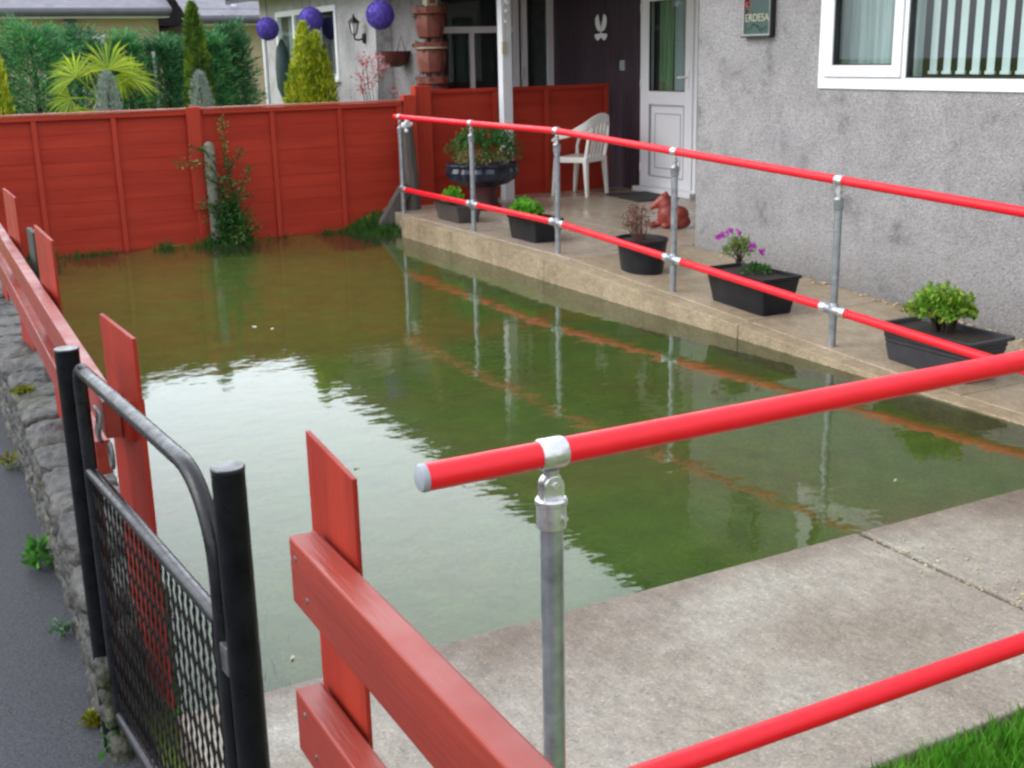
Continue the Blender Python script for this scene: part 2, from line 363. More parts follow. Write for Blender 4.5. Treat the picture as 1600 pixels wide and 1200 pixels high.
# ------------------------------------------------------------------ mesh helpers
class MB:
    def __init__(s): s.v = []; s.f = []
    def add(s, vs, fs):
        o = len(s.v); s.v += [tuple(v) for v in vs]; s.f += [tuple(i + o for i in f) for f in fs]; return s
    def box(s, x0, x1, y0, y1, z0, z1):
        vs = [(x, y, z) for z in (z0, z1) for y in (y0, y1) for x in (x0, x1)]
        return s.add(vs, [(0, 2, 3, 1), (4, 5, 7, 6), (0, 1, 5, 4), (2, 6, 7, 3), (0, 4, 6, 2), (1, 3, 7, 5)])
    def obox(s, c, ax, ay, az):
        c = Vector(c); ax = Vector(ax); ay = Vector(ay); az = Vector(az)
        vs = [c + i * ax + j * ay + k * az for k in (-1, 1) for j in (-1, 1) for i in (-1, 1)]
        return s.add(vs, [(0, 2, 3, 1), (4, 5, 7, 6), (0, 1, 5, 4), (2, 6, 7, 3), (0, 4, 6, 2), (1, 3, 7, 5)])
    def tube(s, pts, r, seg=16, cap=True, flat=None):
        pts = [Vector(p) for p in pts]; n = len(pts)
        rs = r if hasattr(r, '__len__') else [r] * n
        t0 = (pts[1] - pts[0]).normalized()
        up = Vector((0, 0, 1)) if abs(t0.z) < .9 else Vector((1, 0, 0))
        u = t0.cross(up).normalized(); vs = []; pt = t0
        for i, p in enumerate(pts):
            t = (pts[min(i + 1, n - 1)] - pts[max(i - 1, 0)]).normalized()
            u = pt.rotation_difference(t) @ u; pt = t
            u = (u - u.dot(t) * t).normalized(); w = t.cross(u)
            for k in range(seg):
                a = 2 * PI * k / seg
                e = Vector(u) * math.cos(a) * rs[i] + w * math.sin(a) * rs[i] * (flat or 1)
                vs.append(p + e)
        fs = [(i * seg + k, i * seg + (k + 1) % seg, (i + 1) * seg + (k + 1) % seg, (i + 1) * seg + k) for i in range(n - 1) for k in range(seg)]
        if cap: fs += [tuple(range(seg - 1, -1, -1)), tuple((n - 1) * seg + k for k in range(seg))]
        return s.add(vs, fs)
    def lathe(s, c, prof, seg=24, sx=1, sy=1, ruffle=0, nr=12):
        vs = []; n = len(prof)
        for (r, z) in prof:
            for k in range(seg):
                a = 2 * PI * k / seg; q = r * (1 + ruffle * math.sin(nr * a))
                vs.append((c[0] + q * sx * math.cos(a), c[1] + q * sy * math.sin(a), c[2] + z))
        fs = [(i * seg + k, i * seg + (k + 1) % seg, (i + 1) * seg + (k + 1) % seg, (i + 1) * seg + k) for i in range(n - 1) for k in range(seg)]
        if prof[0][0] > 1e-6: fs.append(tuple(range(seg - 1, -1, -1)))
        if prof[-1][0] > 1e-6: fs.append(tuple((n - 1) * seg + k for k in range(seg)))
        return s.add(vs, fs)
    def sphere(s, c, r, sx=1, sy=1, sz=1, seg=24, rings=14):
        return s.lathe(c, [(max(1e-7, r * math.sin(PI * i / rings)), -r * sz * math.cos(PI * i / rings)) for i in range(rings + 1)], seg, sx, sy)
    def frame(s, plane, a0, a1, b0, b1, w, d0, d1, wb=None, wt=None, wl=None, wr=None):
        # rectangular frame; plane 'x': a=y,b=z, d=x ; plane 'y': a=x,b=z,d=y
        wb = w if wb is None else wb; wt = w if wt is None else wt; wl = w if wl is None else wl; wr = w if wr is None else wr
        def bx(p0, p1, q0, q1):
            if plane == 'x': s.box(d0, d1, p0, p1, q0, q1)
            else: s.box(p0, p1, d0, d1, q0, q1)
        bx(a0, a0 + wl, b0, b1); bx(a1 - wr, a1, b0, b1); bx(a0 + wl, a1 - wr, b0, b0 + wb); bx(a0 + wl, a1 - wr, b1 - wt, b1)
        return s
    def leaves(s, P, D, L, W, cup=0):
        # rhombic leaves: base points P, directions D, length L, width W
        P = np.asarray(P); D = np.asarray(D); n = len(P)
        D = D / np.maximum(1e-9, np.linalg.norm(D, axis=1))[:, None]
        rv = rng.normal(size=(n, 3)); U = np.cross(D, rv); U /= np.maximum(1e-9, np.linalg.norm(U, axis=1))[:, None]
        L = np.broadcast_to(L, n)[:, None]; W = np.broadcast_to(W, n)[:, None]
        q = np.stack([P, P + D * L * .5 + U * W * .5, P + D * L, P + D * L * .5 - U * W * .5], 1).reshape(-1, 3)
        o = len(s.v); s.v += [tuple(x) for x in q.tolist()]
        s.f += [(o + 4 * i, o + 4 * i + 1, o + 4 * i + 2, o + 4 * i + 3) for i in range(n)]
        return s
    def build(s, name, mat, parent=None, smooth=False, bevel=0, angle=35):
        me = bpy.data.meshes.new(name)
        off = Vector((0, 0, 0))
        p = parent
        while p is not None: off += p.location; p = p.parent
        me.from_pydata([(x - off.x, y - off.y, z - off.z) for x, y, z in s.v], [], s.f)
        me.update()
        o = bpy.data.objects.new(name, me); COL.objects.link(o)
        if parent: o.parent = parent
        me.materials.append(MATS[mat])
        if smooth:
            for q in me.polygons: q.use_smooth = True
            me.set_sharp_from_angle(angle=R(angle))
        if bevel:
            b = o.modifiers.new('bevel', 'BEVEL'); b.width = bevel; b.segments = 2; b.limit_method = 'ANGLE'
        return o
def tag(o, label=None, cat=None, group=None, kind=None):
    if label: o['label'] = label
    if cat: o['category'] = cat
    if group: o['group'] = group
    if kind: o['kind'] = kind
    return o
def thing(name, loc, label, cat, group=None):
    o = bpy.data.objects.new(name, None); COL.objects.link(o); o.location = loc; o.empty_display_size = .1
    return tag(o, label, cat, group)
def copy_tree(o, parent=None):
    c = o.copy(); COL.objects.link(c)
    if parent: c.parent = parent
    for ch in list(o.children): copy_tree(ch, c)
    return c
def origin(o, loc):
    # give a single-mesh thing an origin at its base
    me = o.data; v = Vector(loc); me.transform(Matrix.Translation(-v)); o.location = v
    return o

# ================================================================== THE SETTING
# land: one sheet to the horizon, a little under everything else
mb = MB(); mb.box(-150, 150, -150, 200, -.62, -.6); tag(mb.build('ground', 'drowned_lawn'), kind='structure')
mb = MB(); mb.box(-6, .60, -30, 60, -.3, -.13); tag(mb.build('pavement', 'asphalt'), kind='structure')
# sunken garden floor under the flood (uneven)
def sheet(x0, x1, y0, y1, nx, ny, fz):
    mb = MB(); vs = []
    for j in range(ny + 1):
        for i in range(nx + 1):
            x = x0 + (x1 - x0) * i / nx; y = y0 + (y1 - y0) * j / ny; vs.append((x, y, fz(x, y)))
    fs = [(j * (nx + 1) + i, j * (nx + 1) + i + 1, (j + 1) * (nx + 1) + i + 1, (j + 1) * (nx + 1) + i) for j in range(ny) for i in range(nx)]
    return mb.add(vs, fs)
def gz(x, y):
    z = -.12 + .015 * math.sin(3.1 * x + 1.7 * y) + .012 * math.sin(5.3 * y - 2.2 * x)
    e = max(0, 1 - (11.05 - y) / .35) if y < 11.06 else 1     # rises to the fence foot
    z += e * .10 + .012 * e * math.sin(9 * x)
    if x > 4.0: z += max(0, (y - 10.2) / .85) * .13 * min(1, (x - 4.0) / .3)
    return z
mb = sheet(.45, 4.7, 2.6, 11.4, 60, 110, gz)
tag(mb.build('garden_ground', 'drowned_lawn', smooth=True), kind='structure')
mb = sheet(.46, 4.45, 2.70, 11.08, 4, 8, lambda x, y: -.012)
tag(mb.build('flood_water', 'flood_water'), kind='structure')
# neighbour's ground beyond the fence
mb = MB(); mb.box(-6, 20, 11.1, 40, -.3, .05); tag(mb.build('neighbour_ground', 'drowned_lawn'), kind='structure')

mb = MB(); mb.box(4.9, 7.5, 11.3, 13.6, -.2, .10); tag(mb.build('neighbour_bounce_slab', 'path_concrete'), kind='structure')  # unseen pale slab added to bounce light up into the glazed porch
# concrete path at the near side: slabs with open joints on a dark bed
mb = MB(); mb.box(.52, 12, 1.79, 2.80, -.35, -.02); tag(mb.build('path_bed', 'slab_joint'), kind='structure')
mb = MB()
for x0, x1 in ((.5, 2.832), (2.856, 5.4), (5.415, 8), (8.015, 12)):
    mb.box(x0, x1, 1.765, 2.825, -.34, 0)
tag(mb.build('concrete_path', 'path_concrete', bevel=.008), kind='structure')
# landing and ramp
def rz(y): return .165 if y >= 7.45 else max(0.0, .165 - (7.45 - y) * .0455)
mb = MB(); mb.box(4.36, 5.5, 2.84, 7.4, -.35, -.012); mb.box(4.47, 7.5, 7.4, 11.2, -.35, .15); tag(mb.build('ramp_bed', 'slab_joint'), kind='structure')
mb = MB()
def slab(x0, x1, y0, y1):
    n = 1
    vs = [(x0, y0, -.35), (x1, y0, -.35), (x1, y1, -.35), (x0, y1, -.35), (x0, y0, rz(y0)), (x1, y0, rz(y0)), (x1, y1, rz(y1)), (x0, y1, rz(y1))]
    mb.add(vs, [(0, 3, 2, 1), (4, 5, 6, 7), (0, 1, 5, 4), (1, 2, 6, 5), (2, 3, 7, 6), (3, 0, 4, 7)])
for y0, y1 in ((2.832, 3.82), (3.826, 5.40), (5.408, 7.44)):
    slab(4.46, 5.545, y0, y1)
tag(mb.build('concrete_ramp', 'ramp_concrete', bevel=.006), kind='structure')
mb = MB()
for x0, x1, y0, y1 in ((4.46, 5.545, 7.448, 9.2), (4.46, 7.40, 9.21, 11.24), (5.55, 7.40, 7.448, 9.20)):
    slab(x0, x1, y0, y1)
tag(mb.build('landing', 'landing_concrete', bevel=.006), kind='structure')
mb = MB()
ys = [2.832, 3.9, 4.75, 5.36, 5.368, 6.3, 6.9, 7.6, 7.604, 8.55, 9.25, 9.254, 9.9, 10.25, 10.42, 10.54]
for a, b in zip(ys[:-1], ys[1:]):
    if b - a < .02: continue
    ja = .012 * math.sin(a * 9.7); jb = .012 * math.sin(b * 9.7)
    f = lambda y: (0 if y < 10.2 else .02 if y < 10.3 else .045 if y < 10.5 else .1)
    vs = [(4.32 + ja + f(a), a, -.35), (4.455, a, -.35), (4.455, b, -.35), (4.32 + jb + f(b), b, -.35),
          (4.335 + ja + f(a), a, rz(a) - .004), (4.455, a, rz(a) - .004), (4.455, b, rz(b) - .004), (4.335 + jb + f(b), b, rz(b) - .004)]
    mb.add(vs, [(0, 3, 2, 1), (4, 5, 6, 7), (0, 1, 5, 4), (1, 2, 6, 5), (2, 3, 7, 6), (3, 0, 4, 7)])
tag(mb.build('ramp_curb', 'curb_concrete', bevel=.014), kind='structure')
# near lawn
mb = MB(); mb.box(.6, 14, -8, 1.74, -.3, -.03); tag(mb.build('lawn_ground', 'drowned_lawn'), kind='structure')
def grass(name, pts, hmin, hmax, w, mat, label=None, lean=.5):
    pts = np.asarray(pts); n = len(pts)
    h = rng.uniform(hmin, hmax, n); a = rng.uniform(0, 2 * PI, n); ln = rng.uniform(.1, lean, n) * h
    tip = pts + np.stack([np.cos(a) * ln, np.sin(a) * ln, h], 1); mid = pts + np.stack([np.cos(a) * ln * .3, np.sin(a) * ln * .3, h * .6], 1)
    b = rng.uniform(0, 2 * PI, n); U = np.stack([np.cos(b), np.sin(b), np.zeros(n)], 1) * w
    q = np.stack([pts - U, pts + U, mid + U * .7, tip, mid - U * .7], 1).reshape(-1, 3)
    mb = MB(); mb.v = [tuple(x) for x in q.tolist()]; mb.f = [tuple(range(5 * i, 5 * i + 5)) for i in range(n)]
    return tag(mb.build(name, mat), label, 'grass' if label else None, kind='stuff')
n = 26000
P = np.stack([rng.uniform(1.5, 3.4, n), rng.uniform(.9, 1.75, n), np.full(n, -.03)], 1)
grass('lawn_grass', P, .03, .075, .0022, 'grass_bright', 'short bright green lawn grass beside the concrete path')
# tufts at the foot of the panel fence
n = 3800
x = rng.uniform(.7, 4.6, n); y = 11.0 - np.abs(rng.normal(0, .09, n))
keep = (np.sin(x * 5.1) + np.sin(x * 11.3 + 1) + rng.normal(0, .6, n)) > .3
x = x[keep]; y = y[keep]
xa = rng.normal(4.25, .17, 2600); ya = 10.72 + rng.normal(0, .13, 2600)
xb = rng.normal(2.85, .14, 1100); yb = 10.85 + rng.normal(0, .07, 1100)
x = np.concatenate([x, xa, xb]); y = np.minimum(np.concatenate([y, ya, yb]), 11.0)
P = np.stack([x, y, np.array([gz(a, b) for a, b in zip(x, y)])], 1)
grass('fence_foot_grass', P, .04, .12, .004, 'grass_dark', 'dark green tufts of grass along the foot of the red panel fence')
n = 900
x = .52 + np.abs(rng.normal(0, .12, n)); y = rng.uniform(2.84, 3.6, n)
P = np.stack([x, y, np.full(n, -.12)], 1)
grass('gateway_grass', P, .06, .13, .004, 'grass_bright', 'green grass blades rising from the flood behind the black gate')

# ================================================================== LEFT STONE WALL
def stone_wall():
    mb = MB(); rs = random.Random(3)
    def outer(y): return float(np.interp(y, [2.6, 3, 3.9, 5, 6.5, 9, 12], [.338, .352, .39, .42, .445, .49, .56]))
    # core
    vs = []
    def stone(cx, cy, cz, dx, dy, dz, jit=.22):
        base = [(x, y, z) for z in (-1, 1) for y in (-1, 0, 1) for x in (-1, 1)]
        # rounded block of 3x3x3 lattice
        idx = {}; vv = []
        for i in range(4):
            for j in range(4):
                for k in range(4):
                    if i in (0, 3) or j in (0, 3) or k in (0, 3):
                        u = [(t / 3 * 2 - 1) for t in (i, j, k)]
                        l = (abs(u[0]) ** 9 + abs(u[1]) ** 9 + abs(u[2]) ** 9) ** (1 / 9)
                        q = [c / l if l > 1 else c for c in u]
                        q = [c * (1 + rs.uniform(-jit, jit) * .7) for c in q]
                        idx[(i, j, k)] = len(vv); vv.append((cx + q[0] * dx, cy + q[1] * dy, cz + q[2] * dz))
        ff = []
        for a in range(3):
            for b in range(3):
                for s in (0, 3):
                    for perm in ((0, 1, 2), (1, 2, 0), (2, 0, 1)):
                        c = []
                        for (p, q) in ((a, b), (a + 1, b), (a + 1, b + 1), (a, b + 1)):
                            t = [0, 0, 0]; t[perm[0]] = s; t[perm[1]] = p; t[perm[2]] = q; c.append(idx[tuple(t)])
                        ff.append(tuple(c) if s == 3 else tuple(reversed(c)))
        mb.add(vv, ff)
    y = 2.90
    while y < 11.6:
        L = rs.uniform(.16, .32); h = rs.uniform(.0, .03)
        o = outer(y)
        w = .2 if y > 3.0 else .04
        # coping stones
        stone(o + w / 2 - .005, y + L / 2, .25 + h * .5 - max(0, 3.2 - y) * .5, w / 2 + .015, L / 2 + .004, .042 + rs.uniform(0, .01), .14)
        y += L
    for zc in (-.12, .0, .12):
        y = (2.88 if zc < .1 else 2.98) + rs.uniform(0, .06)
        while y < 11.6:
            L = rs.uniform(.12, .34)
            nr_ = y < 3.0
            stone(outer(y) + (.02 if nr_ else .075) + rs.uniform(-.006, .006), y + L / 2, zc + rs.uniform(-.01, .01), .032 if nr_ else .085, L / 2 + .002, .064, .16)
            y += L
    yy = 2.88
    while yy < 11.5:
        o2 = outer(yy + .1); mb.box(o2 + .012, o2 + (.17 if yy > 2.95 else .035), yy, yy + .21, -.2, .272 - max(0, 3.2 - yy) * .5); yy += .2

    y = 3.06
    while y < 11.6:
        L = rs.uniform(.2, .3)
        for zc in (-.1, .04, .17): stone(outer(y) + .155, y + L / 2, zc, .055, L / 2, .075)
        y += L
    o = mb.build('stone_wall', 'rubble_stone', smooth=True, angle=60)
    sub = o.modifiers.new('sub', 'SUBSURF'); sub.levels = 1; sub.render_levels = 2
    tex = bpy.data.textures.new('stone_noise', 'CLOUDS'); tex.noise_scale = .03
    d = o.modifiers.new('disp', 'DISPLACE'); d.texture = tex; d.strength = .028; d.mid_level = .5; d.texture_coords = 'LOCAL'
    tag(o, 'low wall of dark wet rubble stone beside the asphalt pavement', 'wall')
    origin(o, (.4, 4, -.13))
stone_wall()

# weeds along its foot
def plant(name, loc, label, cat, group=None, n=60, r=.06, h=.08, L=.04, W=.02, mat='weed_leaf', up=.6, stem=True, flat=False):
    t = thing(name, loc, label, cat, group)
    c = np.array(loc)
    d = rng.normal(size=(n, 3)); d[:, 2] = np.abs(d[:, 2]) + up; d /= np.linalg.norm(d, axis=1)[:, None]
    rad = rng.uniform(.2, 1, n)[:, None]
    P = c + d * rad * np.array([r, r, h])
    mb = MB(); mb.leaves(P, d + rng.normal(0, .5, (n, 3)), rng.uniform(.6, 1.2, n) * L, rng.uniform(.6, 1.2, n) * W)
    mb.build('foliage', mat, t)
    if stem:
        mb = MB()
        for k in range(6):
            q = P[rng.integers(0, n)]; mb.tube([c + rng.normal(0, .004, 3) * [1, 1, 0], (c + q) / 2 + rng.normal(0, .004, 3), q], [.0025, .0018, .001], 5)
        mb.build('stem', 'weed_leaf', t)
    return t
plant('weed', (.345, 4.32, -.13), 'bright green broad leaved weed between the asphalt and the stone wall', 'weed', n=70, r=.05, h=.10, L=.045, W=.03)
plant('weed', (.335, 3.72, -.13), 'small pale grey green weed lower down at the foot of the stone wall', 'weed', n=26, r=.035, h=.06, L=.035, W=.02, mat='weed_pale')
plant('moss_clump', (.335, 3.12, -.14), 'yellow moss clump at the near foot of the stone wall', 'moss', n=500, r=.04, h=.05, L=.012, W=.01, mat='moss', stem=False)
plant('weed', (.375, 5.55, -.13), 'green weed with dead straw leaves farthest up the stone wall foot', 'weed', n=50, r=.05, h=.07, L=.04, W=.015, mat='moss')
plant('weed', (.345, 2.93, -.13), 'small green weed sprig beside the near end of the wall under the gate mesh', 'weed', n=18, r=.02, h=.09, L=.04, W=.018)
plant('moss_clump', (.44, 5.2, .3), 'green moss cushion on top of the stone wall behind the gate post', 'moss', n=500, r=.06, h=.02, L=.012, W=.01, mat='moss', stem=False)

# ================================================================== LOW RED FENCES ON THE STREET SIDE
def rot_board(mb, cx, cy, ang, w, t, z0, z1, slant=0):
    # vertical board: width w along direction at angle ang from +Y (towards +X), thickness t
    d = Vector((math.sin(ang), math.cos(ang), 0)); p = Vector((d.y, -d.x, 0))
    vs = []
    for z, sl in ((z0, 0), (z1, slant)):
        for i, j in ((-1, -1), (1, -1), (1, 1), (-1, 1)):
            v = Vector((cx, cy, z)) + d * (i * w / 2) + p * (j * t / 2); v.z += sl * i; vs.append(v)
    mb.add(vs, [(0, 1, 2, 3), (7, 6, 5, 4), (0, 4, 5, 1), (1, 5, 6, 2), (2, 6, 7, 3), (3, 7, 4, 0)])
fa = thing('picket_fence', (.5, 5, .2), 'low red painted fence of two wooden rails on the stone wall beyond the gate', 'fence')
def railpt(y, z): return (.445 + (y - 2.95) * .0295, y, z)
for nm, z1, y0 in (('rail', .825, 2.93), ('rail', .645, 3.2)):
    mb = MB()
    a = Vector(railpt(y0, 0)); b = Vector(railpt(11.0, 0)); d = (b - a); L = d.length; d.normalize(); p = Vector((d.y, -d.x, 0))
    for s0, s1 in ((0, .34), (.3405, .7), (.7005, 1)):
        c = a + d * L * (s0 + s1) / 2; c.z = z1 - .048
        mb.obox(c, d * L * (s1 - s0) / 2, p * .02, (0, 0, .048))
    mb.build(nm, 'rail_red_wood', fa, bevel=.003)
for (cy, w, ang, z0, z1, sl) in ((2.97, .235, -.14, .0, 1.0, .012), (4.62, .30, -.06, .2, 1.03, .012), (6.1, .3, -.06, .28, 1.04, .01), (7.5, .28, 0, .28, 1.04, 0), (9.2, .28, 0, .28, 1.04, 0)):
    mb = MB(); rot_board(mb, railpt(cy, 0)[0] + .04, cy, ang, w, .011, z0, z1, sl)
    mb.build('picket', 'picket_red', fa, bevel=.002)
# packer block behind rail end at the first picket
mb = MB(); rot_board(mb, .492, 2.93, -.16, .05, .05, .72, .822); mb.build('block', 'picket_red', fa, bevel=.003)
mb = MB(); rot_board(mb, .585, 5.45, 0, .2, .02, .1, .94); mb.build('post', 'dark_post', fa, bevel=.004)
fb = thing('picket_fence', (.46, .9, 0), 'low red painted wooden fence beside the end of the red handrail, right of the gate', 'fence')
for z1, y0 in ((1.0, 1.465), (.757, 1.49)):
    mb = MB(); mb.box(.43, .47, -1.2, y0, z1 - .097, z1); mb.build('rail', 'rail_red_wood', fb, bevel=.0035)
for cy in (1.422, .15, -1.0):
    mb = MB(); rot_board(mb, .482, cy, 0, .178, .007, .02, 1.12, .008); mb.build('picket', 'picket_red', fb, bevel=.0015)

mb = MB()
for y_, z_ in ((1.44, .975), (1.40, .93), (1.45, .735), (1.41, .69)):
    q = MB(); q.tube([(.4302, y_, z_), (.4285, y_, z_)], [.0045, .0038], 10); q.build('screw_head', 'latch_metal', fb, smooth=True)
fl = [(2.02, 7.28, 'larger pale fallen leaf floating on the flood water'), (2.10, 7.15, 'tiny pale leaf floating beside the larger one on the flood'), (.86, 2.98, 'pale green leaf standing out of the flood by the gate post'), (3.35, 3.15, 'small yellow leaf floating near the corner of the path'), (1.6, 4.4, 'tiny brown leaf floating in the bright sky reflection')]
for x_, y_, lab_ in fl:
    q = MB(); a_ = random.uniform(0, 6.28); r_ = .015 if 'larger' in lab_ else .009
    ring_ = [(x_ + r_ * math.cos(a_) * math.cos(t_) * 1.5 - r_ * .6 * math.sin(a_) * math.sin(t_), y_ + r_ * math.sin(a_) * math.cos(t_) * 1.5 + r_ * .6 * math.cos(a_) * math.sin(t_), -.0095 + .003 * math.sin(2 * t_)) for t_ in [k * PI / 7 for k in range(14)]]
    q.add(ring_ + [(x_, y_, -.006)], [(k, (k + 1) % 14, 14) for k in range(14)])
    tag(origin(q.build('fallen_leaf', 'pebble_pale' if 'pale' in lab_ else 'pebble'), (x_, y_, -.01)), lab_, 'leaf')
# ================================================================== GATE AND POSTS
def gate_post(x, y, zt, r, label, lean=0):
    t = thing('gate_post', (x, y, -.13), label, 'gate post', 'black round gate posts')
    mb = MB(); mb.lathe((x, y, 0), [(r, -.13), (r, zt - .004), (r - .004, zt)], 28)
    mb.build('tube', 'post_paint', t, smooth=True)
    mb = MB(); mb.lathe((x, y, 0), [(r + .0008, zt - .002), (r + .0008, zt + .003), (r - .001, zt + .005), (1e-7, zt + .0055)], 28)
    mb.build('cap', 'black_paint', t, smooth=True)
    return t
gate_post(.448, 1.84, .978, .0275, 'nearer black steel gate post, tall and thick, left of the red fence end')
pt = gate_post(.362, 2.97, .955, .029, 'farther black steel gate post standing in the end of the stone wall')
gt = thing('mesh_gate', (.41, 2.4, 0), 'black tubular steel gate with a rounded corner and diamond mesh infill', 'gate')
ga = Vector((.375, 2.90, 0)); gb = Vector((.437, 1.93, 0)); gd = (gb - ga); GL = gd.length; gd.normalize(); gn = Vector((-gd.y, gd.x, 0))
def G(s, z): return ga + gd * s + Vector((0, 0, z))
rr = .16; top = .925
arc = [G(GL - rr + rr * math.sin(a), top - rr + rr * math.cos(a)) for a in [i * PI / 2 / 10 for i in range(11)]]
mb = MB(); mb.tube([G(.0, -.02), G(0, top - .05), G(.004, top - .012), G(.03, top), ] + [G(s, top) for s in (.2, .5, GL - rr - .05)] + arc + [G(GL, .5), G(GL, -.02)], .0165, 18)
mb.tube([G(.01, .0), G(GL - .01, .0)], .0165, 14)
mb.build('frame', 'black_paint', gt, smooth=True)
mb = MB(); mb.tube([G(0.01, .665), G(GL - .012, .665)], .0155, 16); mb.build('crossbar', 'black_paint', gt, smooth=True)
# diamond mesh: two families of flattened strands, with twist kinks
mb = MB(); dw = .037; dh = .078; ww = .0021
z0m, z1m = .015, .655
nn = int(GL / dw) + 1
rows = int((z1m - z0m) / dh * 2)
for k in range(nn + 1):
    for sgn in (1, -1):
        pts = []
        for r_ in range(rows + 1):
            z = z1m - r_ * dh / 2
            off = (dw / 2) * (1 if (r_ % 2) else 0) * sgn
            s = k * dw + off
            pts.append((min(max(s, .01), GL - .01), z))
        P3 = []
        for i, (s, z) in enumerate(pts):
            if i: P3.append(G((s * .82 + pts[i-1][0] * .18), z + dh * .08) + gn * .002 * sgn)
            P3.append(G(s, z) + gn * .002 * sgn)
        mb.tube(P3, ww, 4, cap=False)
mb.build('wire_mesh', 'black_mesh', gt)
mb = MB()
c = G(GL, .62) + gd * .022
mb.obox(c + Vector((0, 0, -.01)), gd * .024, gn * .012, Vector((0, 0, .028)))
mb.tube([G(GL, .60) + gn * .02, G(GL, .60) + gd * .05 + gn * .02], .006, 8)
mb.build('latch', 'latch_metal', gt, bevel=.002)
for z in (.78, .20):
    mb = MB(); mb.tube([G(-.01, z - .03), G(-.01, z + .03)], .012, 10)
    mb.tube([G(-.07, z), G(0, z)], .007, 8)
    mb.build('hinge', 'latch_metal', gt, smooth=True)
mb = MB(); ring = [(.40 + .004 * math.sin(a * 3), 2.86 + .018 * math.cos(a), .79 + .045 * math.sin(a)) for a in [i * 2 * PI / 16 for i in range(17)]]
mb.tube(ring, .005, 8, cap=False); ring = [(.415, 2.82 + .02 * math.cos(a), .72 + .03 * math.sin(a)) for a in [i * 2 * PI / 16 for i in range(17)]]
mb.tube(ring, .005, 8, cap=False); mb.build('chain_loop', 'latch_metal', gt, smooth=True)

# ================================================================== RED HANDRAILS
def ring(mb, c, d, r, L, seg=24, lip=.002):
    c = Vector(c); d = Vector(d).normalized()
    mb.tube([c - d * L / 2, c - d * (L / 2 - .004), c + d * (L / 2 - .004), c + d * L / 2], [r - lip, r, r, r - lip], seg)
# near handrail: along X at Y=1.73
hr = thing('handrail', (1, 1.73, 0), 'nearest red two bar handrail on one grey post beside the concrete path', 'handrail', 'red handrails')
RR = .0242
mb = MB(); mb.tube([(.748, 1.73, .940), (2.6, 1.73, .936), (5.2, 1.73, .93)], RR, 32); mb.build('upper_rail', 'rail_red', hr, smooth=True)
mb = MB(); mb.lathe((0, 0, 0), [(RR + .0006, 0), (RR + .0006, .006), (RR - .002, .011), (RR * .6, .014), (1e-7, .015)], 28)
o = mb.build('end_cap', 'plastic_cap', None, smooth=True); o.parent = hr; o.rotation_euler = (0, -PI / 2, 0); o.location = (.749 - 1, 0, .940)
mb = MB(); mb.tube([(.80, 1.73, .222), (5.2, 1.73, .205)], RR, 32); mb.build('lower_rail', 'rail_red', hr, smooth=True)
def post_near(x):
    mb = MB(); mb.tube([(x, 1.73, -.03), (x, 1.73, .83)], .0212, 28); mb.build('post', 'galvanised', hr, smooth=True)
    mb = MB(); ring(mb, (x, 1.73, .9395), (1, 0, 0), .0282, .052, 30)
    # swivel: lug below the sleeve, fork of two rounded plates with a pin, collar on the post
    mb.tube([(x, 1.73, .91), (x, 1.73, .893)], [.015, .0125], 16)
    def disc(cy, t, r, zc):
        mb.tube([(x, cy - t / 2, zc), (x, cy - t / 2 + .001, zc), (x, cy + t / 2 - .001, zc), (x, cy + t / 2, zc)], [r - .0012, r, r, r - .0012], 24)
    disc(1.73, .010, .0205, .884)
    for s in (-1, 1):
        disc(1.73 + s * .0105, .0075, .0195, .880)
        mb.box(x - .0195, x + .0195, 1.73 + s * .0105 - .0032, 1.73 + s * .0105 + .0032, .852, .880)
    mb.box(x - .0135, x + .0135, 1.73 - .0065, 1.73 + .0065, .853, .897)
    disc(1.73, .036, .007, .882)
    mb.build('swivel', 'fitting_metal', hr, smooth=True)
    mb = MB(); mb.lathe((x, 1.73, 0), [(.0216, .797), (.0262, .800), (.0272, .806), (.0272, .842), (.0295, .845), (.0295, .853), (.026, .857), (.012, .858), (1e-7, .858)], 30)
    mb.tube([(x + .012, 1.70, .822), (x + .0125, 1.7035, .822)], .0055, 10)
    mb.build('collar', 'fitting_metal', hr, smooth=True)
    mb = MB(); ring(mb, (x, 1.73, .2205), (1, 0, 0), .0285, .07, 26); ring(mb, (x, 1.73, .2205), (0, 0, 1), .027, .075, 26); mb.build('cross_fitting', 'fitting_metal', hr, smooth=True)
post_near(.992); post_near(3.3)
# far handrail: along Y at X=4.508
HX = 4.508
hf = thing('handrail', (HX, 7.7, .165), 'long red two bar handrail beside the flower troughs along the ramp and landing', 'handrail', 'red handrails')
pys = [10.65, 9.13, 7.71, 6.235, 4.76, 3.3, 1.95]
def uz(y): return 1.068 if y >= 7.71 else 1.068 - (7.71 - y) * .0425
def lz(y): return .392 if y >= 7.71 else .392 - (7.71 - y) * .0495
mb = MB(); mb.tube([(HX, 10.76, uz(10)), (HX, 9.1, uz(9)), (HX, 7.80, uz(8)), (HX, 7.62, uz(7.62)), (HX, 5, uz(5)), (HX, 1.9, uz(1.9))], RR, 28); mb.build('upper_rail', 'rail_red', hf, smooth=True)
mb = MB(); mb.tube([(HX, 10.63, lz(10)), (HX, 9.1, lz(9)), (HX, 7.80, lz(8)), (HX, 7.62, lz(7.62)), (HX, 5, lz(5)), (HX, 1.9, lz(1.9))], RR, 28); mb.build('lower_rail', 'rail_red', hf, smooth=True)
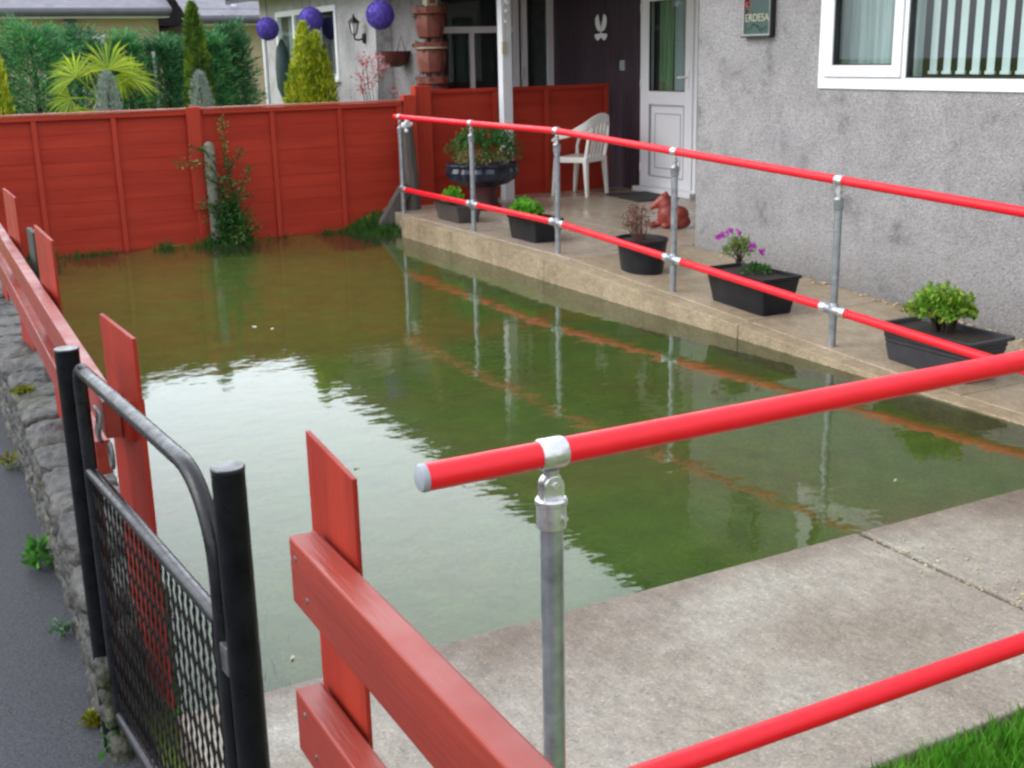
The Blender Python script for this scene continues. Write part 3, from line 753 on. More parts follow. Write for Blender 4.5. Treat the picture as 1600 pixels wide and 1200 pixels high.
for i, y in enumerate(pys):
    zu, zl = uz(y), lz(y)
    base = rz(y)
    mb = MB(); mb.tube([(HX, y, base - .02), (HX, y, zu - .10)], .0212, 20); mb.build('post', 'galvanised', hf, smooth=True)
    mb = MB(); sl = 0 if y > 7.75 else .0425
    ring(mb, (HX, y, zu), (0, 1, sl), .0288, .052, 24)
    mb.tube([(HX, y, zu - .02), (HX, y, zu - .10)], [.011, .013], 12)
    mb.tube([(HX - .012, y, zu - .055), (HX + .012, y, zu - .055)], .018, 16)
    mb.build('swivel', 'fitting_metal', hf, smooth=True)
    mb = MB(); mb.lathe((HX, y, 0), [(.0216, zu - .155), (.027, zu - .150), (.0275, zu - .105), (.029, zu - .10), (.022, zu - .09), (1e-7, zu - .088)], 24)
    mb.build('collar', 'galvanised', hf, smooth=True)
    mb = MB(); ring(mb, (HX, y, zl), (0, 1, sl), .0245 + .0035, .13, 24); ring(mb, (HX, y, zl), (0, 0, 1), .0275, .075, 24)
    mb.build('cross_fitting', 'galvanised', hf, smooth=True)
    for s in (-1, 1):
        if i == 0 and s == 1: continue
        mb = MB(); ring(mb, (HX, y + s * .075, zl + s * .075 * sl), (0, 1, sl), .0295, .04, 24)
        mb.build('sleeve', 'fitting_metal', hf, smooth=True)

# ================================================================== RED PANEL FENCE
pf = thing('panel_fence', (2.7, 11.08, 0), 'long red panel fence with flat capping rail behind the flooded garden', 'fence')
def panel(x0, x1, z1, y=11.08, parent=pf, z0=-.03):
    mb = MB(); z = z0; k = 0; rs = random.Random(int(x0 * 100))
    while z < z1 - .02:
        h = .118; zt = min(z + h + .018, z1)
        # waney boards leaning over the one below, lower edge slightly wavy
        n = 14; vs = []
        for i in range(n + 1):
            x = x0 + (x1 - x0) * i / n; w = .0015 * math.sin(i * .9 + k * 2.1) + rs.uniform(-.004, .004) * (k % 2)
            vs += [(x, y - .0075, z + w), (x, y - .004, zt), (x, y - .006, z + w), ]
        fs = []
        for i in range(n):
            a = 3 * i; b = 3 * (i + 1)
            fs += [(a, b, b + 1, a + 1), (a + 2, b + 2, b, a)]
        mb.add(vs, fs); z += h; k += 1
    mb.box(x0, x1, y - .003, y + .004, z0, z1)
    return mb.build('panel', 'fence_red', parent)
def batten(x, z1, y=11.08, parent=pf, z0=-.03, w=.042):
    mb = MB(); mb.box(x - w / 2, x + w / 2, y - .040, y - .019, z0, z1); return mb.build('batten', 'fence_red_vertical', parent, bevel=.003)
for x0, x1, bs in ((.55, 2.64, (.66, 1.307, 1.965)), (2.75, 4.70, (3.395, 4.06, 4.67))):
    panel(x0, x1, 1.19)
    for b in bs: batten(b, 1.155)
    mb = MB(); mb.box(x0, x1, 11.036, 11.062, 1.152, 1.192); mb.build('top_batten', 'fence_red', pf, bevel=.003)
    mb = MB(); mb.box(x0 - .03, x1 + .02, 11.03, 11.13, 1.196, 1.214); mb.build('capping', 'fence_cap_red', pf, bevel=.003)
mb = MB(); mb.box(2.645, 2.745, 11.045, 11.125, -.05, 1.225); mb.build('post', 'fence_red_vertical', pf, bevel=.006)
mb = MB(); mb.box(2.60, 2.72, 11.015, 11.04, .3, 1.218); mb.build('cover_board', 'fence_red_vertical', pf, bevel=.004)
# taller fence round the porch
pg = thing('panel_fence', (6, 11.17, .165), 'short taller red panel fence behind the urn and white chair', 'fence')
mb = MB(); mb.box(4.72, 4.84, 11.02, 11.12, 0, 1.255); mb.build('post', 'fence_red_vertical', pg, bevel=.006)
mb = MB(); mb.box(4.88, 5.05, 11.10, 11.22, 0, 1.335); mb.build('post', 'fence_red_vertical', pg, bevel=.006)
for x0, x1, bs in ((5.055, 5.86, ()), (5.90, 7.22, (6.44,))):
    panel(x0, x1, 1.275, 11.25, pg, .167)
    for b in (x0 + .03, x1 - .03) + bs: batten(b, 1.25, 11.25, pg, .167, .05)
    mb = MB(); mb.box(x0, x1, 11.205, 11.23, 1.252, 1.29); mb.build('top_batten', 'fence_red', pg, bevel=.003)
# ------ stub post, climber
o = MB().lathe((2.755, 10.94, 0), [(.05, -.1), (.048, .86), (.035, .90), (.015, .915), (1e-7, .917)], 14).build('concrete_stub_post', 'stub_concrete', smooth=True)
tag(origin(o, (2.755, 10.94, -.1)), 'short round topped mossy concrete stub post in front of the red panel fence', 'post')
cl = thing('climbing_shrub', (2.85, 10.9, 0), 'straggly green shrub climbing the red panel fence beside the stub post', 'shrub')
mbf = MB(); mbp = MB(); mbs = MB()
branches = [((2.88, 10.86, 0), (2.86, 10.88, .35), (2.82, 10.9, .6), (2.70, 10.88, .74), (2.53, 10.87, .745), (2.42, 10.87, .74)),
            ((2.92, 10.88, 0), (2.93, 10.92, .5), (2.90, 10.95, .8), (2.915, 10.98, 1.0), (2.90, 11.0, 1.14)),
            ((2.90, 10.86, 0), (2.92, 10.86, .3), (2.99, 10.85, .5), (3.10, 10.84, .68)),
            ((2.87, 10.86, .3), (2.95, 10.82, .4), (3.08, 10.8, .43)),
            ((2.84, 10.86, .2), (2.72, 10.84, .35), (2.57, 10.82, .38)),
            ((2.86, 10.9, .55), (2.95, 10.9, .72), (3.04, 10.9, .82)),
            ((2.84, 10.9, .4), (2.78, 10.86, .55), (2.66, 10.86, .62)),
            ((2.8, 10.9, .7), (2.7, 10.9, .85), (2.58, 10.9, .88))]
for bi, br in enumerate(branches):
    pts = [Vector(p) for p in br]; mbs.tube(pts, [.009 - .006 * i / (len(pts) - 1) for i in range(len(pts))], 6)
    for a, b in zip(pts[:-1], pts[1:]):
        n = int((b - a).length * 260)
        t = rng.uniform(0, 1, n)[:, None]; P = np.array(a) + (np.array(b) - np.array(a)) * t + rng.normal(0, .022, (n, 3))
        P[:, 1] = np.minimum(P[:, 1], 11.03)
        D = rng.normal(size=(n, 3)); L = rng.uniform(.02, .045, n)
        (mbp if (bi in (0, 1) and a.z > .5) else mbf).leaves(P, D, L, L * .5)
n = 2600
P = np.stack([rng.normal(2.88, .085, n), rng.normal(10.86, .06, n), np.abs(rng.normal(.02, .19, n))], 1)
P[:, 0] += .03 * np.sin(P[:, 2] * 14); mbf.leaves(P, rng.normal(size=(n, 3)) + [0, -.3, .4], rng.uniform(.02, .05, n), rng.uniform(.01, .025, n))
mbf.build('foliage', 'climber_leaf', cl); mbp.build('pale_foliage', 'climber_pale', cl); mbs.build('stem', 'bark', cl, smooth=True)
# ------ grey timber post and strut
gp = thing('timber_post', (4.66, 10.83, 0), 'weathered grey timber post with a diagonal brace behind the end of the far handrail', 'post')
mb = MB(); mb.tube([(4.70, 10.84, -.1), (4.68, 10.83, .5), (4.645, 10.83, .955)], [.075, .072, .07], 10); mb.build('upright', 'tar_grey_wood', gp, smooth=True)
mb = MB(); mb.obox((4.43, 10.80, .14), (.052, 0, -.03), (0, .045, 0), Vector((.19, 0, .27)).normalized() * .33); mb.build('brace', 'tar_grey_wood', gp, bevel=.008)
mb = MB()
for c, r in (((4.61, 10.80, .975), .034), ((4.655, 10.80, .985), .033), ((4.64, 10.78, 1.015), .024), ((4.675, 10.82, .95), .026), ((4.58, 10.79, .955), .022), ((4.625, 10.77, .93), .022), ((4.66, 10.80, 1.03), .014), ((4.685, 10.79, .99), .02)):
    mb.sphere(c, r, seg=14, rings=8)
o = mb.build('crumpled_cloth', 'upvc_white', smooth=True); rm = o.modifiers.new('r', 'REMESH'); rm.mode = 'VOXEL'; rm.voxel_size = .006; rm.use_smooth_shade = True
tag(origin(o, (4.64, 10.8, .95)), 'crumpled white rag on top of the weathered grey timber post', 'rag')

# ================================================================== HOUSE
hs_ = thing('house', (7, 5, 0), 'grey roughcast house with a white front door and wide white window beside the ramp', 'house')
W0 = 5.55
wy1 = 6.098; wy0 = 3.05; wz0 = 1.361; wz1 = 2.36
mb = MB()
mb.box(W0, 5.80, -3, 7.40, -.3, wz0 - .0); mb.box(W0, 5.80, wy1, 7.40, wz0, 2.47); mb.box(W0, 5.80, -3, wy0, wz0, 2.47); mb.box(W0, 5.80, wy0, wy1, wz1, 2.47)
mb.box(5.80, 7.44, 7.15, 7.40, -.3, 2.47)
mb.box(7.44, 7.7, -3, 9.84, -.3, 2.47); mb.box(7.5, 7.7, 9.84, 18.3, -.3, 2.47)
mb.box(5.8, 7.44, -3, -2.75, -.3, 2.47)
mb.build('wall', 'roughcast', hs_)
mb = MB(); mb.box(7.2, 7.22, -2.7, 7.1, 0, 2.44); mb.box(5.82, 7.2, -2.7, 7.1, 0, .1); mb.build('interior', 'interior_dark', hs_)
# window
wn = MB().frame('x', wy0, wy1, wz0, wz1, .062, 5.535, 5.60, wb=.07).build('window', 'upvc_white', hs_, bevel=.004)
for q0, q1 in ((5.345, 5.375), (3.75, 3.78)): MB().box(5.5325, 5.60, q0, q1, wz0 + .07, wz1 - .062).build('mullion', 'upvc_white', wn)
for a0, a1 in ((5.378, 6.034), (3.115, 3.747)):
    mb = MB().frame('x', a0, a1, wz0 + .073, wz1 - .065, .072, 5.520, 5.585); sm = mb.build('sash', 'upvc_white', wn, bevel=.006)
    mb = MB().frame('x', a0 + .073, a1 - .073, wz0 + .146, wz1 - .138, .006, 5.53, 5.59); mb.build('gasket', 'gasket', wn)
    mb = MB(); mb.box(5.555, 5.559, a0 + .075, a1 - .075, wz0 + .148, wz1 - .14); mb.build('pane', 'window_glass', wn)
mb = MB().frame('x', 3.782, 5.343, wz0 + .0725, wz1 - .063, .006, 5.54, 5.59); mb.build('gasket', 'gasket', wn)
mb = MB(); mb.box(5.56, 5.564, 3.784, 5.341, wz0 + .075, wz1 - .065); mb.build('pane', 'window_glass', wn)
for k in range(15):
    y = 5.27 - k * .1045; mb = MB(); a = R(15)
    mb.obox((5.68, y, 1.92), (math.sin(a) * .036, math.cos(a) * .036, 0), (-math.cos(a) * .0006, math.sin(a) * .0006, 0), (0, 0, .46))
    mb.box(5.672, 5.688, y - .032, y + .032, 1.452, 1.47)
    mb.build('blind_slat', 'blind_white', wn)
def curtain(x, y0, y1, z0, z1, amp, wl, mat, parent, nm='curtain'):
    mb = MB(); n = int((y1 - y0) / .008); vs = []
    for i in range(n + 1):
        y = y0 + (y1 - y0) * i / n; dx = amp * (math.sin(2 * PI * y / wl) + .4 * math.sin(2 * PI * y / wl * 2.3 + 1))
        vs += [(x + dx, y, z0), (x + dx * .7, y, z1)]
    mb.add(vs, [(2 * i, 2 * i + 2, 2 * i + 3, 2 * i + 1) for i in range(n)]); return mb.build(nm, mat, parent, smooth=True, angle=80)
curtain(5.72, 5.38, 6.06, 1.40, 2.4, .02, .075, 'curtain_net', wn)
# flashing line under the window
# front door
dr = MB().frame('x', 9.86, 10.86, .20, 2.30, .055, 7.385, 7.47, wb=.03).build('door', 'upvc_white', hs_, bevel=.004)
mb = MB().frame('x', 9.918, 10.802, .232, 2.24, .13, 7.368, 7.43, wb=.10); mb.box(7.3685, 7.4295, 10.048, 10.672, 1.08, 1.215); mb.build('leaf', 'upvc_white', dr, bevel=.004)
mb = MB(); mb.box(7.392, 7.42, 10.047, 10.673, .331, 1.081); mb.build('lower_panel', 'upvc_white', dr)
mb = MB().frame('x', 10.046, 10.674, .331, 1.081, .012, 7.3662, 7.385); mb.frame('x', 10.13, 10.59, .42, .99, .010, 7.388, 7.395); mb.build('panel_moulding', 'upvc_line', dr)
mb = MB().frame('x', 10.047, 10.673, 1.214, 2.11, .008, 7.3665, 7.39); mb.build('gasket', 'gasket', dr)
mb = MB(); mb.box(7.394, 7.398, 10.05, 10.67, 1.216, 2.11); mb.build('pane', 'window_glass', dr)
curtain(7.43, 9.9, 10.32, 1.0, 2.2, .012, .07, 'curtain_net', dr); curtain(7.428, 10.32, 10.56, 1.0, 2.2, .012, .08, 'curtain_green', dr)
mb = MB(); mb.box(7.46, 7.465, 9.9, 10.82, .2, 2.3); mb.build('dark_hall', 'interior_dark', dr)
mb = MB(); mb.tube([(7.365, 9.985, 1.36), (7.33, 9.985, 1.36), (7.325, 10.0, 1.36), (7.325, 10.11, 1.355)], .009, 10); mb.box(7.357, 7.3675, 9.965, 10.005, 1.25, 1.42); mb.build('handle', 'upvc_white', dr, smooth=True)
for z in (.42, 1.29, 2.05):
    mb = MB(); mb.tube([(7.362, 10.812, z - .045), (7.362, 10.812, z + .045)], .011, 10); mb.build('hinge', 'upvc_white', dr, smooth=True)
mb = MB(); mb.box(7.30, 7.385, 9.84, 10.88, .165, .215); mb.build('threshold', 'upvc_white', hs_, bevel=.006)
mb = MB(); mb.box(7.401, 7.50, 9.86, 10.86, 2.30, 2.47); mb.build('door_head', 'purple_clad', hs_)
# ribbed dark cladding
mb = MB(); y = 10.865; vs = []
while y < 12.72:
    mb.box(7.395, 7.5, y, y + .034, .0, 2.47); mb.box(7.41, 7.5, y + .034, y + .05, .0, 2.47); y += .05
mb.build('cladding', 'purple_clad', hs_)
mb = MB(); mb.box(7.394, 7.5, 9.84 - .42, 9.855, .1, 2.47); mb.build('side_panel', 'purple_clad', hs_)
# roof, shared eaves
mb = MB()
mb.box(5.14, 7.5, -4, 18.55, 2.47, 2.50); mb.build('soffit', 'white_paint', hs_)  # eaves underside out of view, made white to bounce light into the porch
mb = MB(); mb.box(5.11, 5.138, -4, 18.55, 2.42, 2.58); mb.build('fascia', 'gutter_brown', hs_)
mb = MB(); mb.tube([(5.07, -4, 2.55), (5.07, 18.55, 2.55)], .05, 12); mb.build('gutter', 'gutter_brown', hs_, smooth=True)
mb = MB()
vs = [(5.06, -4, 2.585), (9.3, -4, 4.35), (13.5, -4, 2.585), (5.06, 18.6, 2.585), (9.3, 15.5, 4.35), (13.5, 18.6, 2.585)]
mb.add(vs, [(0, 1, 4, 3), (1, 2, 5, 4), (3, 4, 5), (0, 2, 1), (0, 3, 5, 2)]); mb.build('roof', 'roof_tiles', hs_)
o = MB().box(5.765, 5.875, 10.92, 11.02, .16, 2.469).build('porch_post', 'white_paint', bevel=.006)
tag(origin(o, (5.82, 10.97, .165)), 'square white porch post between the two red porch fence panels', 'post')

# neighbouring half of the house
nh = thing('house', (6, 15, 0), 'neighbouring pale grey rendered house with a glazed porch beyond the red fence', 'house')
mb = MB(); a0, a1, b0, b1 = 15.0, 17.5, 1.35, 2.27
mb.box(W0, 5.75, 13.72, 18.3, 0, b0); mb.box(W0, 5.75, 13.72, a0, b0, 2.47); mb.box(W0, 5.75, a1, 18.3, b0, 2.47); mb.box(W0, 5.75, a0, a1, b1, 2.47)
mb.box(5.75, 7.5, 18.05, 18.3, 0, 2.47)
mb.build('wall', 'neighbour_render', nh)
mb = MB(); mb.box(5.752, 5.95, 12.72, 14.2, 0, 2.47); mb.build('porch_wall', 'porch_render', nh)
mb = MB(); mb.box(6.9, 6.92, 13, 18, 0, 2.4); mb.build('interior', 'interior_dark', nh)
wn = MB().frame('x', a0, a1, b0, b1, .07, 5.53, 5.6).build('window', 'upvc_white', nh)
for q in ((5.53, 5.6, 16.66, 16.74, b0 + .07, b1 - .07), (5.531, 5.599, 15.72, 15.79, b0 + .07, b1 - .07), (5.5315, 5.5985, 15.79, 16.66, 1.9, 1.96)): MB().box(*q).build('mullion', 'upvc_white', wn)
mb = MB(); mb.box(5.56, 5.565, a0 + .07, a1 - .07, b0 + .07, b1 - .07); mb.build('pane', 'window_glass', wn)
curtain(5.7, 16.75, 17.45, 1.35, 2.3, .02, .12, 'curtain_net', wn)
mb = MB(); mb.box(5.50, 5.60, a0 - .03, a1 + .03, b0 - .03, b0 - .002); mb.build('sill', 'upvc_white', wn)
# glazed porch screen facing the garden, in the plane Y=12.72
gs = MB().frame('y', 5.78, 7.40, .1, 2.44, .075, 12.70, 12.76, wt=.06).build('glazed_screen', 'upvc_white', nh)
for q in ((6.86, 6.93, 12.70, 12.76, .175, 2.38), (6.98, 7.04, 12.70, 12.76, .175, 2.38), (5.855, 6.86, 12.701, 12.759, 1.86, 1.93), (6.30, 6.345, 12.702, 12.758, .175, 1.86)): MB().box(*q).build('glazing_bar', 'upvc_white', gs)
for q in ((5.855, 6.86, 12.73, 12.735, .18, 2.38), (7.04, 7.325, 12.73, 12.735, .18, 2.38)): MB().box(*q).build('pane', 'window_glass', gs)
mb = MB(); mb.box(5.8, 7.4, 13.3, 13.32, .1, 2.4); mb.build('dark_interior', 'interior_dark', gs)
mb = MB(); mb.tube([(6.95, 12.67, 1.35), (6.95, 12.67, 1.47)], .012, 8); mb.build('handle', 'fitting_metal', gs, smooth=True)
mb = MB(); mb.tube([(5.74, 12.66, .1), (5.74, 12.66, 2.45)], .035, 12); mb.build('downpipe', 'soffit_dark', nh, smooth=True)

plant('garden_weed', (1.22, 10.75, -.03), 'dark leafy weed clump with one pale flower in the left corner of the panel fence', 'weed', n=260, r=.16, h=.16, L=.06, W=.025, mat='fern_leaf')
# things on the walls
# wall lantern
ln = thing('wall_lantern', (5.53, 14.05, 1.84), 'black coach lantern bracketed to the pale grey wall beyond the fence', 'lantern')
ly = 14.05; lx = 5.41
mb = MB(); mb.lathe((5.535, ly, 1.84), [(.02, -.06), (.03, -.03), (.03, .03), (.02, .06)], 10); mb.tube([(5.53, ly, 1.84), (5.46, ly, 1.82), (lx, ly, 1.83), (lx, ly, 1.88)], .012, 8); mb.build('bracket', 'sign_black', ln, smooth=True)
mb = MB(); mb.lathe((lx, ly, 1.88), [(.025, 0), (.035, .015)], 6)
mb.lathe((lx, ly, 1.86), [(.085, .16), (.07, .18), (.025, .22), (.012, .24), (.015, .25), (1e-7, .265)], 6)
for k in range(6):
    a = k * PI / 3; mb.tube([(lx + .035 * math.cos(a), ly + .035 * math.sin(a), 1.893), (lx + .062 * math.cos(a), ly + .062 * math.sin(a), 2.022)], .005, 4)
mb.build('cage', 'sign_black', ln)
mb = MB(); mb.lathe((lx, ly, 1.896), [(.025, 0), (.05, .12)], 6); mb.build('glass', 'blind_white', ln)
# purple spheres hanging from the gutter
first = None
for x, y, z, r, lab in ((5.10, 16.5, 2.02, .148, 'leftmost purple ball, hanging over the top of the white pole'), (5.10, 14.7, 2.08, .145, 'middle purple ball hanging just above the yellow conifer'), (5.12, 12.5, 2.055, .147, 'rightmost and largest looking purple ball, hanging by the dark porch wall')):
    t = thing('hanging_ball', (x, y, z), lab, 'ball', 'purple balls hanging from the eaves')
    mb = MB(); mb.sphere((x, y, z), r, seg=40, rings=24)
    # leafy nap of the topiary ball
    n = 2500; d = rng.normal(size=(n, 3)); d /= np.linalg.norm(d, axis=1)[:, None]
    mb.leaves(np.array((x, y, z)) + d * r * .985, d + rng.normal(0, .8, (n, 3)), .014, .012)
    mb.build('ball', 'purple_ball', t, smooth=True)
    mb = MB(); mb.tube([(x, y, z + r * .98), (x, y, 2.51)], .004, 6); mb.build('cord', 'sign_black', t)
o = MB().tube([(5.08, 16.62, .05), (5.08, 16.62, 1.9)], .03, 12).build('garden_pole', 'white_paint', smooth=True)
tag(origin(o, (5.08, 16.62, .05)), 'thin white pole under the leftmost purple ball', 'pole')
ps = thing('parasol', (5.28, 16.55, .05), 'closed dark green parasol standing beside the white pole', 'parasol')
mb = MB(); mb.lathe((5.28, 16.5, 0), [(.03, 1.05), (.10, 1.25), (.105, 1.5), (.08, 1.75), (.03, 1.86), (1e-7, 1.9)], 16, ruffle=.12, nr=8); mb.build('canopy', 'parasol_green', ps, smooth=True)
mb = MB(); mb.tube([(5.28, 16.5, .05), (5.28, 16.5, 1.1)], .02, 10); mb.build('pole', 'sign_black', ps, smooth=True)

# ornamental butterfly on the cladding
bf = MB(); cy, cz, bx = 11.62, 1.83, 7.378
def wing(s, z0, L, a, w):
    pts = [(0, 0)] + [(L * (.25 + .75 * math.sin(t * PI / 2)) * math.cos(a + w * (t - .5)), L * (.25 + .75 * math.sin(min(1, t * 1.3) * PI / 2)) * math.sin(a + w * (t - .5))) for t in [i / 8 for i in range(9)]]
    vs = [(bx, cy + s * p, cz + z0 + q) for p, q in pts] + [(bx - .006, cy + s * p, cz + z0 + q) for p, q in pts]
    m = len(pts); bf.add(vs, [tuple(range(m)), tuple(range(2 * m - 1, m - 1, -1))] + [(i, (i + 1) % m, m + (i + 1) % m, m + i) for i in range(m)])
for s in (-1, 1): wing(s, .01, .19, R(38), R(70)); wing(s, -.01, .13, R(-40), R(70))
bf.tube([(bx - .004, cy, cz - .06), (bx - .004, cy, cz + .07)], .008, 8)
bf.tube([(bx - .004, cy, cz + .06), (bx - .004, cy + .03, cz + .12)], .002, 5); bf.tube([(bx - .004, cy, cz + .06), (bx - .004, cy - .03, cz + .12)], .002, 5)
tag(origin(bf.build('butterfly_ornament', 'blind_white'), (bx, cy, cz)), 'pale metal butterfly ornament on the dark ribbed cladding', 'ornament')
npl = thing('number_plate', (7.385, 11.2, 1.475), 'small square grey plate on the dark cladding left of the front door', 'plate')
mb = MB(); mb.box(7.378, 7.394, 11.155, 11.25, 1.42, 1.53); mb.build('plate', 'plastic_cap', npl, bevel=.004)
mb = MB(); mb.box(7.374, 7.3775, 11.175, 11.23, 1.44, 1.51); mb.build('face', 'sign_edge', npl)
# house name sign
sg = thing('house_sign', (5.53, 6.71, 1.86), 'dark slate house name sign with pale lettering and green leaves on the grey wall', 'sign')
mb = MB(); mb.box(5.522, 5.548, 6.563, 6.85, 1.712, 2.06); mb.build('plaque', 'sign_slate', sg, bevel=.003)
mb = MB(); mb.frame('x', 6.565, 6.852, 1.706, 2.07, .010, 5.512, 5.5215); mb.build('rim', 'sign_edge', sg)
mb = MB(); mb.box(5.505, 5.549, 6.548, 6.561, 1.70, 2.07); mb.box(5.505, 5.549, 6.562, 6.86, 1.693, 1.704); mb.build('edge', 'sign_black', sg)
def text(body, loc, size, mat, parent, rot, extr=.001, name='lettering'):
    cu = bpy.data.curves.new(name, 'FONT'); cu.body = body; cu.size = size; cu.extrude = extr; cu.align_x = 'CENTER'
    o = bpy.data.objects.new(name, cu); COL.objects.link(o)
    dg = bpy.context.evaluated_depsgraph_get(); me = bpy.data.meshes.new_from_object(o.evaluated_get(dg)); COL.objects.unlink(o); bpy.data.objects.remove(o)
    ob = bpy.data.objects.new(name, me); COL.objects.link(ob); me.materials.clear(); me.materials.append(MATS[mat])
    me.transform(rot)
    off = Vector(loc); p = parent
    while p is not None: off -= p.location; p = p.parent
    ob.location = off; ob.parent = parent
    return ob
# readable from -X: text x axis -> -Y, text y axis -> +Z
rotX = Matrix(((0, 0, -1, 0), (-1, 0, 0, 0), (0, 1, 0, 0), (0, 0, 0, 1)))
t_ = text('ERDESA', (5.520, 6.71, 1.80), .072, 'sign_letters', sg, rotX, .0012)
mb = MB()
for k in range(26):
    s = k / 25; P = np.array([[5.5195, 6.80 - .18 * s, 1.755 + .018 * math.sin(s * 6)]])
    mb.leaves(P, [[0, rng.normal(), rng.normal()]], .022, .010)
mb.build('leaf_motif', 'sign_green', sg)
mb = MB()
for k in range(30):
    P = np.array([[5.5192 - rng.uniform(0, .002), 6.815 + rng.normal(0, .013), 1.93 + rng.normal(0, .035)]]); mb.leaves(P, [[0, rng.normal(), rng.normal()]], .03, .018)
mb.build('flower_motif', 'sign_red', sg)

# stacked terracotta planters by the neighbour's porch
px, py = 5.66, 12.4
for k, (z, lab) in enumerate(((1.80, 'topmost terracotta planter of the stack by the dark porch wall, under the cream box'), (1.43, 'second terracotta planter from the top of the stack'), (1.06, 'third terracotta planter from the top of the stack'), (.69, 'fourth terracotta planter from the top, hidden low in the stack behind the red fence'))):
    h = .33
    t = thing('stacked_planter', (px, py, z), lab, 'planter', 'terracotta planters stacked by the porch')
    mb = MB(); prof = [(.10, 0), (.13, .02), (.155, .12), (.16, .21), (.14, .25), (.175, .28), (.18, .33), (.15, .335), (.14, .30), (1e-7, .29)]
    mb.lathe((px, py, z), prof, 20, ruffle=.05, nr=8); mb.build('body', 'terracotta_dull', t, smooth=True)
    mb = MB(); mb.lathe((px, py, z), [(.172, .262), (.187, .266), (.187, .278), (.172, .282)], 20); mb.build('band', 'cream' if k == 1 else 'terracotta_dull', t, smooth=True)
    if k < 3:
        n = 50; a = rng.uniform(0, 2 * PI, n); P = np.stack([px + .17 * np.cos(a), py + .17 * np.sin(a), z + rng.uniform(.2, .36, n)], 1)
        mb = MB(); mb.leaves(P, rng.normal(size=(n, 3)), .05, .03); mb.build('foliage', 'dried_brown', t)
for z in (.37, .05):
    c = copy_tree(bpy.data.objects['stacked_planter']); c.location.z = z; c['label'] = 'low terracotta planter at the foot of the stack behind the red fence'
cb = thing('cream_box', (px + .02, py, 2.14), 'small cream lantern box on top of the terracotta planter stack', 'box')
mb = MB(); mb.box(px - .055, px + .075, py - .06, py + .06, 2.14, 2.30); mb.build('body', 'cream', cb, bevel=.008)
mb = MB(); mb.box(px - .025, px + .045, py - .064, py - .061, 2.17, 2.27); mb.build('opening', 'terracotta_dull', cb)
wb = thing('wall_basket', (5.68, 13.4, 1.6), 'dark red half round basket on the dark porch wall', 'basket')
mb = MB(); mb.lathe((5.62, 13.3, 1.5), [(.04, 0), (.10, .02), (.15, .08), (.175, .17), (.18, .18), (.15, .18), (1e-7, .15)], 20); mb.build('bowl', 'urn_base', wb, smooth=True)
mb = MB(); mb.tube([(5.74, 13.3, 1.68), (5.70, 13.3, 1.85), (5.64, 13.3, 1.68)], .006, 6); mb.build('bracket', 'sign_black', wb)
# pink flowering shrub by the light wall
sb = thing('pink_shrub', (4.9, 12.2, .1), 'wispy shrub with pink flowers showing over the red fence below the lantern', 'shrub')
mbs = MB(); mbp = MB()
for k in range(16):
    a = rng.uniform(0, 2 * PI); top_ = np.array([4.95 + rng.normal(0, .13), 12.3 + rng.normal(0, .1), rng.uniform(1.25, 1.62)])
    mbs.tube([(4.92 + .02 * math.cos(a), 12.3, .05), (4.92 + (top_[0] - 4.92) * .5, 12.3, .8), tuple(top_)], [.006, .004, .002], 5)
    m_ = 26; mbp.leaves(top_ + rng.normal(0, .035, (m_, 3)), rng.normal(size=(m_, 3)), .028, .02)
mbs.build('stem', 'bark', sb); mbp.build('foliage', 'pink_petal', sb)  # this foliage mesh holds the pink flower heads

# tag and chime on the porch post
tg = thing('wind_chime', (5.77, 10.88, 1.9), 'small white shell wind chime hanging from the white porch post', 'wind chime')
mb = MB(); mb.tube([(5.80, 10.88, 2.30), (5.79, 10.88, 1.95), (5.78, 10.88, 1.72)], .002, 5); mb.build('string', 'latch_metal', tg)
mb = MB()
for z, r in ((2.12, .035), (2.03, .028), (1.93, .022)): mb.sphere((5.81 - (2.12 - z) * .1, 10.87, z), r, 1, .5, .8, 10, 6)
mb.build('shells', 'upvc_white', tg, smooth=True)
tp = MB().box(5.755, 5.80, 10.895, 10.918, 1.62, 1.74).build('post_plaque', 'cream', bevel=.003); tag(origin(tp, (5.78, 10.91, 1.68)), 'small cream plaque fixed on the white porch post', 'plaque')

